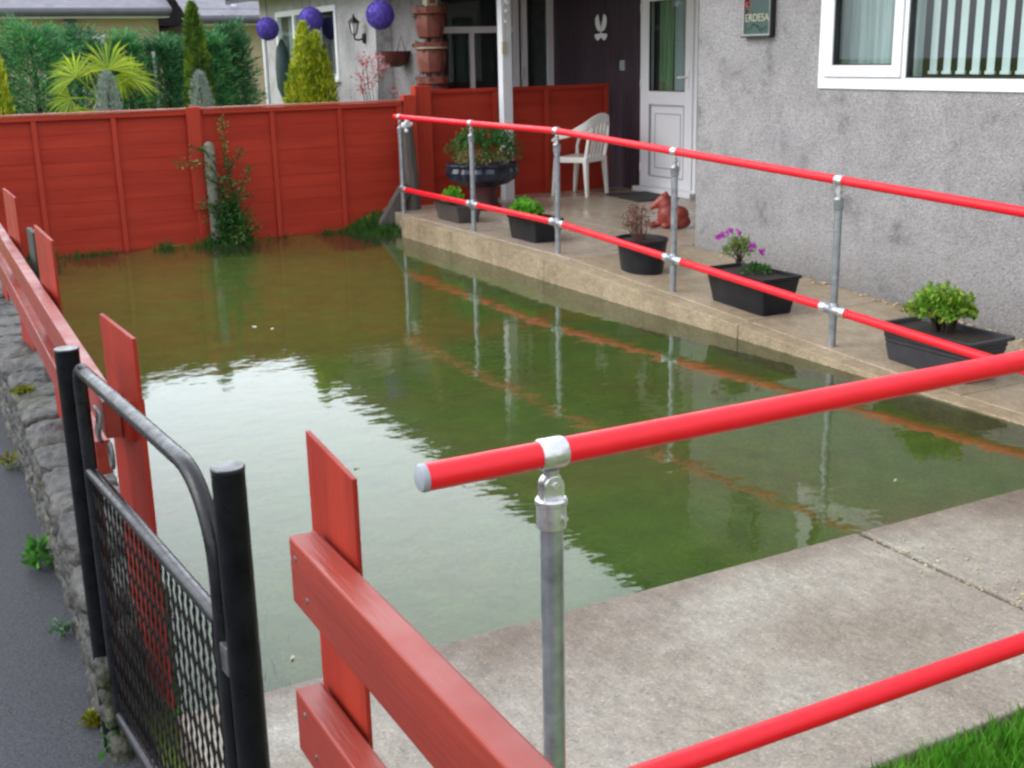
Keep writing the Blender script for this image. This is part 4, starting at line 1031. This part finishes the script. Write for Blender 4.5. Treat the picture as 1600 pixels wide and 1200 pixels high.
# ================================================================== THINGS ON THE LANDING AND RAMP
# white plastic armchair
def chair():
    t = thing('plastic_chair', (6.64, 10.86, .165), 'white moulded plastic armchair on the landing in front of the red porch fence', 'chair')
    def leg(x0, y0, x1, y1, zt, zb=0):
        mb = MB()
        v = []
        for z, x, y, w in ((zb, x0, y0, .022), (zt, x1, y1, .034)):
            v += [(x - w, y - w * .8, z), (x + w, y - w * .8, z), (x + w, y + w * .8, z), (x - w, y + w * .8, z)]
        mb.add(v, [(3, 2, 1, 0), (4, 5, 6, 7), (0, 1, 5, 4), (1, 2, 6, 5), (2, 3, 7, 6), (3, 0, 4, 7)])
        o = mb.build('leg', 'chair_plastic', None, bevel=.008); o.parent = t
    leg(-.235, -.235, -.215, -.20, .42); leg(.235, -.235, .215, -.20, .42); leg(-.25, .25, -.235, .20, .42); leg(.25, .25, .235, .20, .42)
    mb = MB(); n = 10; vs = []
    for j in range(n + 1):
        y = -.21 + .44 * j / n; w = .21 + .03 * j / n
        zc = .425 - .012 * math.sin(PI * j / n) - (.02 if j == n else 0)
        vs += [(-w, y, .43), (-w * .5, y, zc - .008), (0, y, zc - .014), (w * .5, y, zc - .008), (w, y, .43)]
    fs = [(5 * j + i, 5 * j + i + 1, 5 * j + i + 6, 5 * j + i + 5) for j in range(n) for i in range(4)]
    mb.add(vs, fs); o = mb.build('seat', 'chair_plastic', None, smooth=True, angle=60); o.parent = t
    s_ = o.modifiers.new('s', 'SOLIDIFY'); s_.thickness = .02
    mb = MB(); mb.frame('y', 0, 0, 0, 0, 0, 0, 0) if False else None
    # apron round the seat
    mb.box(-.235, .235, .215, .237, .365, .428); mb.box(-.215, .215, -.225, -.207, .37, .428)
    mb.box(-.24, -.215, -.2, .215, .37, .429); mb.box(.215, .24, -.2, .215, .37, .429)
    o = mb.build('apron', 'chair_plastic', None, bevel=.008); o.parent = t
    # continuous arm + top rail
    path = [(-.285, .22, .61), (-.29, .10, .655), (-.285, -.05, .69), (-.26, -.18, .745), (-.20, -.27, .80), (-.10, -.30, .83), (0, -.305, .84), (.10, -.30, .83), (.20, -.27, .80), (.26, -.18, .745), (.285, -.05, .69), (.29, .10, .655), (.285, .22, .61)]
    P = [Vector(p) for p in path]
    def cr(P, k=6):
        out = []
        for i in range(len(P) - 1):
            a = P[max(i - 1, 0)]; b = P[i]; c = P[i + 1]; d = P[min(i + 2, len(P) - 1)]
            for s in range(k):
                q = s / k; out.append(.5 * ((2 * b) + (-a + c) * q + (2 * a - 5 * b + 4 * c - d) * q * q + (-a + 3 * b - 3 * c + d) * q ** 3))
        out.append(P[-1]); return out
    C = cr(P); vs = []; N = len(C)
    for i, p in enumerate(C):
        tt = (C[min(i + 1, N - 1)] - C[max(i - 1, 0)]).normalized()
        k = abs(i / (N - 1) - .5) * 2    # 0 middle of back, 1 arm tips
        upv = Vector((0, 0, 1)); side = tt.cross(upv).normalized()
        hh = .045 * (1 - k) ** .5 + .010; hw = .008 + .024 * min(1, k * 1.3)
        for a, b in ((-1, -1), (1, -1), (1, 1), (-1, 1)): vs.append(p + side * hw * a + upv * hh * b * (1 if b > 0 else 1))
    fs = [(4 * i + k, 4 * i + (k + 1) % 4, 4 * i + 4 + (k + 1) % 4, 4 * i + 4 + k) for i in range(N - 1) for k in range(4)] + [(3, 2, 1, 0), (4 * N - 4, 4 * N - 3, 4 * N - 2, 4 * N - 1)]
    mb = MB(); mb.add(vs, fs)
    o = mb.build('armrest', 'chair_plastic', None, smooth=True, angle=50, bevel=.005); o.parent = t
    for s in (-1, 1):
        mb = MB(); mb.tube([(s * .235, .20, .40), (s * .262, .215, .52), (s * .285, .19, .625)], [.024, .018, .022], 10); o = mb.build('arm_support', 'chair_plastic', None, smooth=True); o.parent = t
        mb = MB(); mb.tube([(s * .215, -.20, .40), (s * .225, -.24, .58), (s * .20, -.275, .79)], [.03, .022, .02], 10, flat=.5); o = mb.build('back_post', 'chair_plastic', None, smooth=True); o.parent = t
    for x in (-.12, -.04, .04, .12):
        mb = MB()
        v = []
        for z, y, w in ((.415, -.205, .022), (.80, -.292, .03)):
            v += [(x * (.95 if z < .5 else 1.1) + i * w, y + j * .007, z) for i, j in ((-1, -1), (1, -1), (1, 1), (-1, 1))]
        mb.add(v, [(3, 2, 1, 0), (4, 5, 6, 7), (0, 1, 5, 4), (1, 2, 6, 5), (2, 3, 7, 6), (3, 0, 4, 7)])
        o = mb.build('back_slat', 'chair_plastic', None, bevel=.004); o.parent = t
    t.rotation_euler = (0, 0, R(30)); t.scale = (.94, .82, .95)
chair()
# door mat
dm = MB().box(-.24, .24, -.36, .36, 0, .014).build('door_mat', 'mat_rubber', bevel=.004); dm.location = (7.02, 10.28, .166); dm.rotation_euler = (0, 0, R(-6))
tag(dm, 'flat black door mat on the landing before the white front door', 'door mat')

# planter troughs
def trough(cx, cy, zb, lx, ly, h, flare, mat, label, rim=.014, ribs=0, round_=False, sl=0):
    t = thing('planter_trough', (cx, cy, zb), label, 'planter', 'flower troughs along the handrail')
    mb = MB()
    def ringpts(wx, wy, z):
        if round_:
            return [(cx + wx * math.cos(a), cy + wy * math.sin(a), z) for a in [2 * PI * k / 28 for k in range(28)]]
        c = .02; out = []
        for sx, sy, a0 in ((1, 1, 0), (-1, 1, 90), (-1, -1, 180), (1, -1, 270)):
            for a in (0, 45, 90):
                q = R(a0 + a); out.append((cx + sx * (wx - c) + c * math.cos(q), cy + sy * (wy - c) + c * math.sin(q), z))
        return out
    wx, wy = lx / 2, ly / 2
    prof = [(0, 0)]
    if ribs:
        for k in range(ribs * 2): prof.append((flare * (.5 + .5 * k / (ribs * 2)) - (.004 if k % 2 else 0), h * (.45 + .45 * k / (ribs * 2))))
    prof += [(flare * .97, h - .02), (flare + rim, h - .016), (flare + rim, h), (flare - .008, h), (flare - .015, h - .03)]
    rings = [ringpts(wx + d, wy + d, zb + z) for d, z in prof]; m = len(rings[0]); vs = [p for r_ in rings for p in r_]
    fs = [(i * m + k, i * m + (k + 1) % m, (i + 1) * m + (k + 1) % m, (i + 1) * m + k) for i in range(len(rings) - 1) for k in range(m)] + [tuple(range(m - 1, -1, -1))]
    mb.add(vs, fs); mb.build('box', mat, t, smooth=True, angle=30)
    mb = MB(); r_ = ringpts(wx + flare - .012, wy + flare - .012, zb + h - .022); n = len(r_)
    c0 = (cx, cy, zb + h - .01); mb.add(r_ + [c0], [(k, (k + 1) % n, n) for k in range(n)]); mb.build('soil', 'soil', t)
    return t
def bush(t, c, r, h, n, L, W, mat, name='foliage', up=.5, shell=.5, stems=0):
    c = np.array(c); d = rng.normal(size=(n, 3)); d[:, 2] = np.abs(d[:, 2]) * .9; d /= np.linalg.norm(d, axis=1)[:, None]
    lump = 1 + .18 * np.sin(d[:, 0] * 7 + c[1] * 9) + .15 * np.sin(d[:, 1] * 9 + 2) + .1 * np.sin(d[:, 2] * 11)
    rad = (shell + (1 - shell) * rng.uniform(0, 1, n) ** .6) * lump
    P = c + d * rad[:, None] * np.array([r, r, h])
    mb = MB(); mb.leaves(P, d * up + rng.normal(0, .6, (n, 3)) + [0, 0, .25], rng.uniform(.6, 1.3, n) * L, rng.uniform(.6, 1.3, n) * W)
    mb.build(name, mat, t)
    if stems:
        mb = MB()
        for k in range(stems):
            q = P[rng.integers(0, n)]; b = c + [rng.normal(0, .015), rng.normal(0, .015), -h * .35 - .02]
            mb.tube([b, (b + q) / 2 + rng.normal(0, .006, 3), q], [.004, .003, .0015], 5)
        mb.build('stem', 'bark', t)
t = trough(4.70, 9.84, .165, .20, .44, .155, .028, 'trough_brown', 'brown grey trough with a small bright green clump, farthest along the handrail', rim=.006)
bush(t, (4.68, 9.90, .34), .085, .115, 420, .035, .03, 'parsley', stems=8)
t = trough(4.71, 8.42, .165, .23, .42, .185, .02, 'trough_black', 'black square trough of curly bright green parsley, second farthest along the handrail', rim=.006)
bush(t, (4.70, 8.56, .36), .115, .10, 800, .032, .028, 'parsley', stems=10)
t = trough(4.69, 6.86, .128, .26, .35, .24, .03, 'trough_black', 'round black pot holding a dead brown plant, middle of the handrail row', round_=True, rim=.006)
mb = MB(); mbl = MB()
for k in range(46):
    a = rng.uniform(0, 2 * PI); s = rng.uniform(.02, .10); q = np.array([4.67 + s * math.cos(a), 6.86 + s * math.sin(a) * 1.2, rng.uniform(.44, .58)]); b = np.array([4.675 + .02 * math.cos(a), 6.86 + .02 * math.sin(a), .34])
    mb.tube([b, (b + q) / 2 + rng.normal(0, .01, 3), q], [.003, .0022, .001], 4)
    m_ = 14; mbl.leaves(q + rng.normal(0, .016, (m_, 3)), rng.normal(size=(m_, 3)), .018, .01)
mb.build('stem', 'dried_brown', t); mbl.build('withered_leaves', 'dried_brown', t)
t = trough(4.70, 5.68, .075, .22, .49, .23, .035, 'trough_black', 'long black trough with purple flowers over pale green stems', rim=.008)
bush(t, (4.70, 5.82, .395), .075, .10, 330, .045, .012, 'mauve_leaf', stems=16)
bush(t, (4.72, 5.66, .30), .08, .04, 160, .03, .02, 'fern_leaf', name='trailing_leaves')
for c in ((4.64, 5.91, .505), (4.67, 5.87, .53), (4.71, 5.83, .52), (4.73, 5.72, .45), (4.75, 5.66, .42), (4.63, 5.93, .49)):
    m_ = 34; mb = MB(); mb.leaves(np.array(c) + rng.normal(0, .007, (m_, 3)), rng.normal(size=(m_, 3)), .022, .014)
    mb.build('flower', 'magenta_petal', t)
t = trough(4.715, 4.18, .018, .23, .52, .205, .032, 'trough_grey', 'ribbed dark grey trough with a leafy green geranium, nearest along the handrail', rim=.018, ribs=4)
bush(t, (4.72, 4.20, .295), .14, .13, 1500, .032, .024, 'geranium_leaf', shell=.55)
mb = MB()
for k in range(26):
    a = rng.uniform(0, 2 * PI); s = rng.uniform(.02, .09); b = np.array([4.73 + .05 * math.cos(a), 4.20 + .05 * math.sin(a), .19]); q = np.array([4.73 + s * math.cos(a), 4.20 + s * math.sin(a), rng.uniform(.27, .34)])
    mb.tube([b, (b + q) / 2 + rng.normal(0, .008, 3), q], [.008, .007, .005], 6)
mb.build('stem', 'bark', t, smooth=True)

# urn with pedestal
ur = thing('urn_planter', (5.28, 10.5, .165), 'ruffled blue black bowl of ferns on a dark red pedestal by the porch post', 'planter')
ux, uy = 5.27, 10.45
mb = MB(); mb.lathe((ux, uy, 0), [(.17, .165), (.18, .19), (.15, .22), (.135, .33), (.16, .40)], 24); mb.build('pedestal', 'urn_base', ur, smooth=True)
mb = MB(); mb.lathe((ux, uy, 0), [(.12, .38), (.24, .41), (.33, .47), (.35, .53), (.335, .57), (.36, .60), (.345, .61), (.31, .58), (1e-7, .57)], 72, ruffle=.035, nr=14); mb.build('bowl', 'urn_glaze', ur, smooth=True)
for c, m_ in (((ux - .18, uy - .12, .62), 'cream_leaf'), ((ux + .02, uy - .16, .63), 'cream_leaf'), ((ux + .17, uy - .08, .63), 'cream_leaf')):
    bush(ur, c, .13, .10, 420, .035, .02, m_, name='flowers')
mb = MB()
for k in range(34):
    a = 2 * PI * k / 34 + rng.normal(0, .1); reach = rng.uniform(.26, .40); hh = rng.uniform(.84, 1.0); pts = []
    for s in [i / 6 for i in range(7)]:
        r_ = reach * s; z = .60 + (hh - .60) * math.sin(min(1, s * 1.25) * PI / 2) - .20 * max(0, s - .6) / .4
        pts.append(np.array([ux + .02 + r_ * math.cos(a), uy + r_ * math.sin(a), z]))
    for p, q in zip(pts[:-1], pts[1:]):
        if p[2] < .74 and np.linalg.norm(p[:2] - [ux, uy]) < .2: continue
        m_ = 24; tt = rng.uniform(0, 1, m_)[:, None]; P = p + (q - p) * tt + rng.normal(0, .015, (m_, 3)); mb.leaves(P, rng.normal(size=(m_, 3)) + [0, 0, -.3], .035, .014)
mb.build('fern', 'fern_leaf', ur)

# terracotta animal
an = MB(); ax_, ay_ = 5.93, 8.26
def ell(c, r, sx, sy, sz): an.sphere(c, r, sx, sy, sz, 20, 12)
# body sits upright with rounded haunches to the right (away along +X), head and snout point left
U = Vector((.85, -.52, 0))   # towards picture right
def AP(u, z, d=0): return (ax_ + U.x * u - U.y * d * -1, ay_ + U.y * u + U.x * d, .165 + z)
ell(AP(.05, .085), .105, 1.05, 1.0, .85); ell(AP(.07, .12), .09, 1, 1, .8); ell(AP(-.02, .12), .088, 1, 1, 1.2); ell(AP(-.035, .20), .068, 1, 1, 1.1); ell(AP(.0, .17), .07, 1, 1, 1)
for i in range(7):
    s = i / 6; ell(AP(-.055 - .10 * s, .245 - .065 * s), .052 - .030 * s, 1, 1, .95)
for i in range(5):
    s = i / 4; ell(AP(-.045 + .01 * s, .25 + .05 * s), .048 - .032 * s, 1, 1, 1)
for d in (-.06, .06): ell(AP(-.075, .03, d), .04, 1.5, 1, .7); ell(AP(.03, .06, d * 1.4), .06, 1.2, 1, .9)
o = an.build('animal_figurine', 'terracotta', smooth=True); rm = o.modifiers.new('r', 'REMESH'); rm.mode = 'VOXEL'; rm.voxel_size = .008; rm.use_smooth_shade = True
sm = o.modifiers.new('sm', 'SMOOTH'); sm.iterations = 4; sm.factor = .6
tag(origin(o, (ax_, ay_, .165)), 'red terracotta squat animal with a pointed snout on the landing by the wall corner', 'figurine')

# pebbles
def pebbles(name, pts, mat, label, smin=.006, smax=.016):
    mb = MB()
    for p in pts:
        r = random.uniform(smin, smax); mb.sphere((p[0], p[1], p[2] + r * .35), r, random.uniform(.8, 1.4), random.uniform(.7, 1.3), .6, 8, 5)
    o = mb.build(name, mat, smooth=True); tag(o, label, 'pebbles', kind='stuff'); return o
P = [];
for k in range(420):
    y = random.uniform(3.2, 7.0); x = 5.53 - abs(random.gauss(0, .035)) * (1 + (1.2 if y < 5 else 0))
    if y > 5 and random.random() < .62: continue
    P.append((x, y, rz(y)))
pebbles('wall_foot_gravel', P, 'pebble', 'tan gravel scattered along the foot of the grey roughcast wall')
P = []
for k in range(30):
    s = random.random(); P.append((2.92 + .6 * s + random.gauss(0, .05), 2.30 + .12 * random.random() - .1 * s, 0))
for k in range(9): P.append((2.65 + random.uniform(0, .5), 2.4 + random.uniform(0, .35), 0))
for k in range(60): P.append((2.844 + random.gauss(0, .012), random.uniform(1.9, 2.75), -.012 if random.random() < .7 else 0))
for k in range(26): P.append((2.93 + random.gauss(0, .045), 2.13 + random.gauss(0, .06), 0))
pebbles('path_pebbles', P, 'pebble', 'pale pebbles scattered on the near concrete path', .003, .007)

# ================================================================== PLANTING BEYOND THE FENCE
def conifer(name, x, y, z0, zt, r, mat, label, n=2600, L=.07, W=.022, group=None, shape='cone', flare=1.0, trunk=True):
    t = thing(name, (x, y, z0), label, 'tree' if name != 'dwarf_conifer' else 'shrub', group)
    h = zt - z0
    s = rng.uniform(0, 1, n) ** .8; a = rng.uniform(0, 2 * PI, n)
    if shape == 'cone': prof = (1 - s) ** .75 * 1.15
    elif shape == 'flame': prof = (1 - s) ** .5 * 1.08
    else: prof = (1 - s ** 4) * (.75 + .25 * np.sin(s * 9 + x * 5))
    fl = 1 + .22 * np.sin(a * 5 + s * 13) + .12 * np.sin(a * 9 - s * 21)
    rad = r * prof * fl * (rng.uniform(.35, 1, n) ** .45)
    P = np.stack([x + rad * np.cos(a), y + rad * np.sin(a), z0 + h * s], 1)
    D = np.stack([np.cos(a) * .55, np.sin(a) * .55, np.full(n, 1.0 if shape == 'flame' else .35)], 1) * flare + rng.normal(0, .35, (n, 3))
    mb = MB(); mb.leaves(P, D, rng.uniform(.5, 1.4, n) * L, rng.uniform(.6, 1.3, n) * W); mb.build('crown', mat, t)
    if trunk:
        mb = MB(); mb.tube([(x, y, z0), (x + .01, y, z0 + h * .5), (x, y, z0 + h * .92)], [.03 + r * .05, .02, .006], 8)
        for k in range(9):
            a_ = k * 2.4; zz = z0 + h * (.2 + .07 * k); q = r * .6 * (1 - .07 * k)
            mb.tube([(x, y, zz), (x + q * math.cos(a_), y + q * math.sin(a_), zz + .08)], [.012, .004], 5)
        mb.build('trunk', 'bark', t, smooth=True)
    return t
# yellow conifer: several flame shaped spires
K = 1
yc = thing('golden_conifer', (4.13, 12.05, .05), 'golden yellow conifer with several pointed spires behind the red fence below the purple balls', 'tree')
mb = MB()
for (x, zt, r, n) in ((4.10, 1.95, .20, 3600), (4.20, 1.86, .20, 2800), (4.02, 1.72, .18, 2200), (4.28, 1.66, .18, 2000), (3.95, 1.50, .15, 1500), (4.36, 1.45, .13, 1200), (4.15, 1.7, .27, 4200), (4.06, 1.82, .12, 900), (4.26, 1.77, .11, 800), (3.90, 1.36, .10, 700)):
    s = rng.uniform(0, 1, n); a = rng.uniform(0, 2 * PI, n); z0 = .2
    prof = np.clip((1 - s), 0, 1) ** .58 * 1.15 + .02; fl = 1 + .25 * np.sin(a * 4 + s * 17)
    rad = r * prof * fl * rng.uniform(.3, 1, n) ** .4
    P = np.stack([x + rad * np.cos(a), 12.05 + rad * np.sin(a) + rng.normal(0, .05), z0 + (zt - z0) * s], 1)
    D = np.stack([np.cos(a) * .3, np.sin(a) * .3, np.ones(n)], 1) + rng.normal(0, .22, (n, 3))
    mb.leaves(P, D, rng.uniform(.03, .075, n), rng.uniform(.012, .022, n))
mb.build('crown', 'conifer_yellow', yc)
mb = MB(); mb.tube([(4.13, 12.05, .05), (4.12, 12.05, 1.2)], [.05, .02], 8); mb.build('trunk', 'bark', yc)
conifer('column_conifer', 3.62, 14.6, .05, 2.25, .20, 'column_leaf', 'tall narrow yellow green conifer rising above the hedge to the gutter', n=5200, L=.06, W=.024, shape='flame')
conifer('dwarf_conifer', 2.07, 11.75, .05, 1.52, .215, 'grey_conifer', 'blue grey dwarf conifer below the yellow palm', n=4200, L=.05, W=.007, shape='flame', group='blue grey dwarf conifers')
conifer('dwarf_conifer', 2.93, 11.75, .05, 1.50, .19, 'grey_conifer', 'blue grey dwarf conifer in front of the tall narrow conifer', n=3800, L=.05, W=.007, shape='flame', group='blue grey dwarf conifers')
conifer('dwarf_conifer', 1.15, 11.8, .05, 1.66, .14, 'conifer_yellow', 'yellow green conifer at the far left edge above the red fence', n=2600, L=.06, W=.018, shape='flame')
# feathery hedge trees
labs = ['feathery dark green hedge tree at the far left behind the yellow palm', 'feathery dark green hedge tree just left of the yellow palm', 'feathery dark green hedge tree directly behind the yellow palm', 'feathery hedge tree between the palm and the white drainpipe', 'feathery hedge tree left of the tall narrow conifer', 'feathery hedge tree right of the tall narrow conifer', 'feathery hedge tree at the right end beside the white pole']
for k, (x, y, zt, r) in enumerate(((1.22, 15.3, 2.0, .50), (1.85, 15.0, 2.1, .50), (2.4, 15.5, 2.03, .48), (2.95, 15.3, 2.0, .30), (3.45, 15.4, 1.95, .36), (4.0, 15.5, 2.0, .36), (4.36, 15.7, 2.08, .31))):
    t = thing('hedge_tree', (x, y, .05), labs[k], 'tree', 'hedge trees beyond the panel fence')
    mb = MB(); mbt = MB(); mbt.tube([(x, y, .05), (x + .02, y, zt * .9)], [.05, .012], 8)
    nb = 230
    for i in range(nb):
        s = (i + .5) / nb; a = i * 2.399; zz = .45 + (zt - .45) * s; ln = r * (1.15 - .75 * s ** 2.2) * rng.uniform(.75, 1.2)
        base = np.array([x, y, zz - .1]); d = np.array([math.cos(a), math.sin(a), .35 + .6 * s]); tip = base + d * ln
        tip[2] = min(tip[2], zt - .12 + .14 * math.sin(a * 1.7 + x * 3) + rng.normal(0, .07))
        if i % 6 == 0: mbt.tube([base, tip], [.008, .002], 4)
        m_ = int(rng.uniform(14, 62)); tt = rng.uniform(.2, 1, m_)[:, None]; P = base + (tip - base) * tt + rng.normal(0, .032, (m_, 3)) * [1, 1, .7]
        D = d + rng.normal(0, .5, (m_, 3)) + [0, 0, -.25]
        mb.leaves(P, D, rng.uniform(.05, .13, m_), rng.uniform(.009, .018, m_))
    mb.build('crown', 'conifer_green' if k % 2 else 'conifer_dark', t); mbt.build('trunk', 'bark', t)
# fan palm
pm = thing('fan_palm', (2.32, 13.66, .05), 'yellow green fan palm in front of the dark hedge left of centre', 'palm')
mbl = MB(); mbs = MB()
def fan(c, ax, up, rad, n=30, spread=200, dr=.15):
    c = Vector(c); ax = Vector(ax).normalized(); up = Vector(up).normalized(); side = ax.cross(up).normalized(); up = side.cross(ax)
    for k in range(n):
        a = R(-spread / 2 + spread * k / (n - 1)); L = rad * random.uniform(.68, .98)
        d = up * math.cos(a) + side * math.sin(a)
        d = (d + Vector((random.gauss(0, .05), random.gauss(0, .08), random.gauss(0, .05)))).normalized(); p1 = c + d * L * .55 + ax * L * .06; p2 = c + d * L + ax * L * dr + Vector((0, 0, -L * dr * 1.2)); w = L * random.uniform(.022, .036); t_ = d.cross(ax).normalized()
        mbl.add([c, p1 + t_ * w, p2, p1 - t_ * w], [(0, 1, 2, 3)])
heart = Vector((2.07, 12.2, 1.25))
for c, ax, up, rad in (((2.13, 11.95, 1.56), (.1, -1, .35), (.05, .2, 1), .40), ((1.86, 12.1, 1.50), (-.4, -.8, .5), (-.5, .1, .8), .34), ((2.35, 12.05, 1.48), (.5, -.8, .4), (.7, 0, .6), .34),
                       ((1.80, 12.15, 1.3), (-.6, -.7, .0), (-.8, -.2, -.2), .30), ((2.0, 12.4, 1.6), (0, .6, .8), (-.1, .8, .5), .36), ((2.3, 12.4, 1.5), (.4, .6, .6), (.6, .6, .3), .34), ((1.95, 11.9, 1.2), (-.2, -1, -.1), (-.2, -.3, -1), .28)):
    fan(c, ax, up, rad); mbs.tube([heart, (heart + Vector(c)) / 2 + Vector((0, 0, .03)), Vector(c)], .008, 6)
for q in (mbl, mbs):
    q.v = [(x * 1.12, y * 1.12, 1.62 + (z - 1.62) * 1.12 + .0) for x, y, z in q.v]
mbl.build('fronds', 'palm_leaf', pm); mbs.build('leaf_stalk', 'palm_leaf', pm)
mb = MB(); mb.tube([(2.32, 13.66, .05), (2.32, 13.66, 1.2)], [.09, .06], 10); mb.build('trunk', 'bark', pm, smooth=True)
o = MB().tube([(3.28, 15.3, 0.0), (3.28, 15.3, 1.74)], .022, 10).build('drainpipe', 'white_paint', smooth=True); tag(origin(o, (3.28, 15.3, 0)), 'thin white pipe seen through the gap in the hedge', 'pipe')

# ================================================================== BUNGALOWS BEHIND
def bungalow(x0, x1, y, zg, label, depth=7):
    t = thing('bungalow', ((x0 + x1) / 2, y, 0), label, 'bungalow')
    mb = MB(); mb.box(x0 + .3, x1 - .1, y + .45, y + depth, 0, zg - .05); mb.build('wall', 'beige_wall', t)
    mb = MB(); mb.box(x0, x1, y + .0, y + .45, zg - .10, zg - .07); mb.build('soffit', 'white_paint', t)
    mb = MB(); mb.tube([(x0, y - .05, zg), (x1, y - .05, zg)], .075, 12); mb.build('gutter', 'gutter_brown', t, smooth=True)
    mb = MB()
    nrow = 14; pitch = math.tan(R(24)); z = zg + .05; yy = y - .03
    for k in range(nrow):
        d = .27
        mb.add([(x0 - .05, yy, z), (x1 + .05, yy, z), (x1 + .05, yy + d + .03, z + (d + .03) * pitch), (x0 - .05, yy + d + .03, z + (d + .03) * pitch), (x0 - .05, yy, z - .06), (x1 + .05, yy, z - .06)], [(0, 1, 2, 3), (4, 5, 1, 0)])
        yy += d; z += d * pitch
    mb.build('roof', 'roof_tiles', t)
    mb = MB(); mb.box(x0, x1, yy, yy + 3, zg, z - .02); mb.build('roof_core', 'roof_tiles', t)
    return t
b1 = bungalow(-3.5, 5.05, 22, 2.46, 'pale beige bungalow with a grey tiled roof at the top left behind the hedge')
wn = MB().frame('y', 2.9, 4.0, 1.1, 2.1, .07, 22.40, 22.47).build('window', 'upvc_white', b1); MB().box(2.97, 3.93, 22.43, 22.436, 1.17, 2.03).build('pane', 'window_glass', wn)
MB().box(3.35, 3.55, 22.38, 22.46, 1.4, 2.35).build('downpipe', 'gutter_brown', b1)
b2 = bungalow(5.2, 9.5, 21.2, 2.30, 'second beige bungalow with light tiles, partly behind the neighbouring grey house')
MB().tube([(6.1, 21.6, 2.4), (6.1, 21.6, 3.2)], .05, 10).build('vent_pipe', 'white_paint', b2)
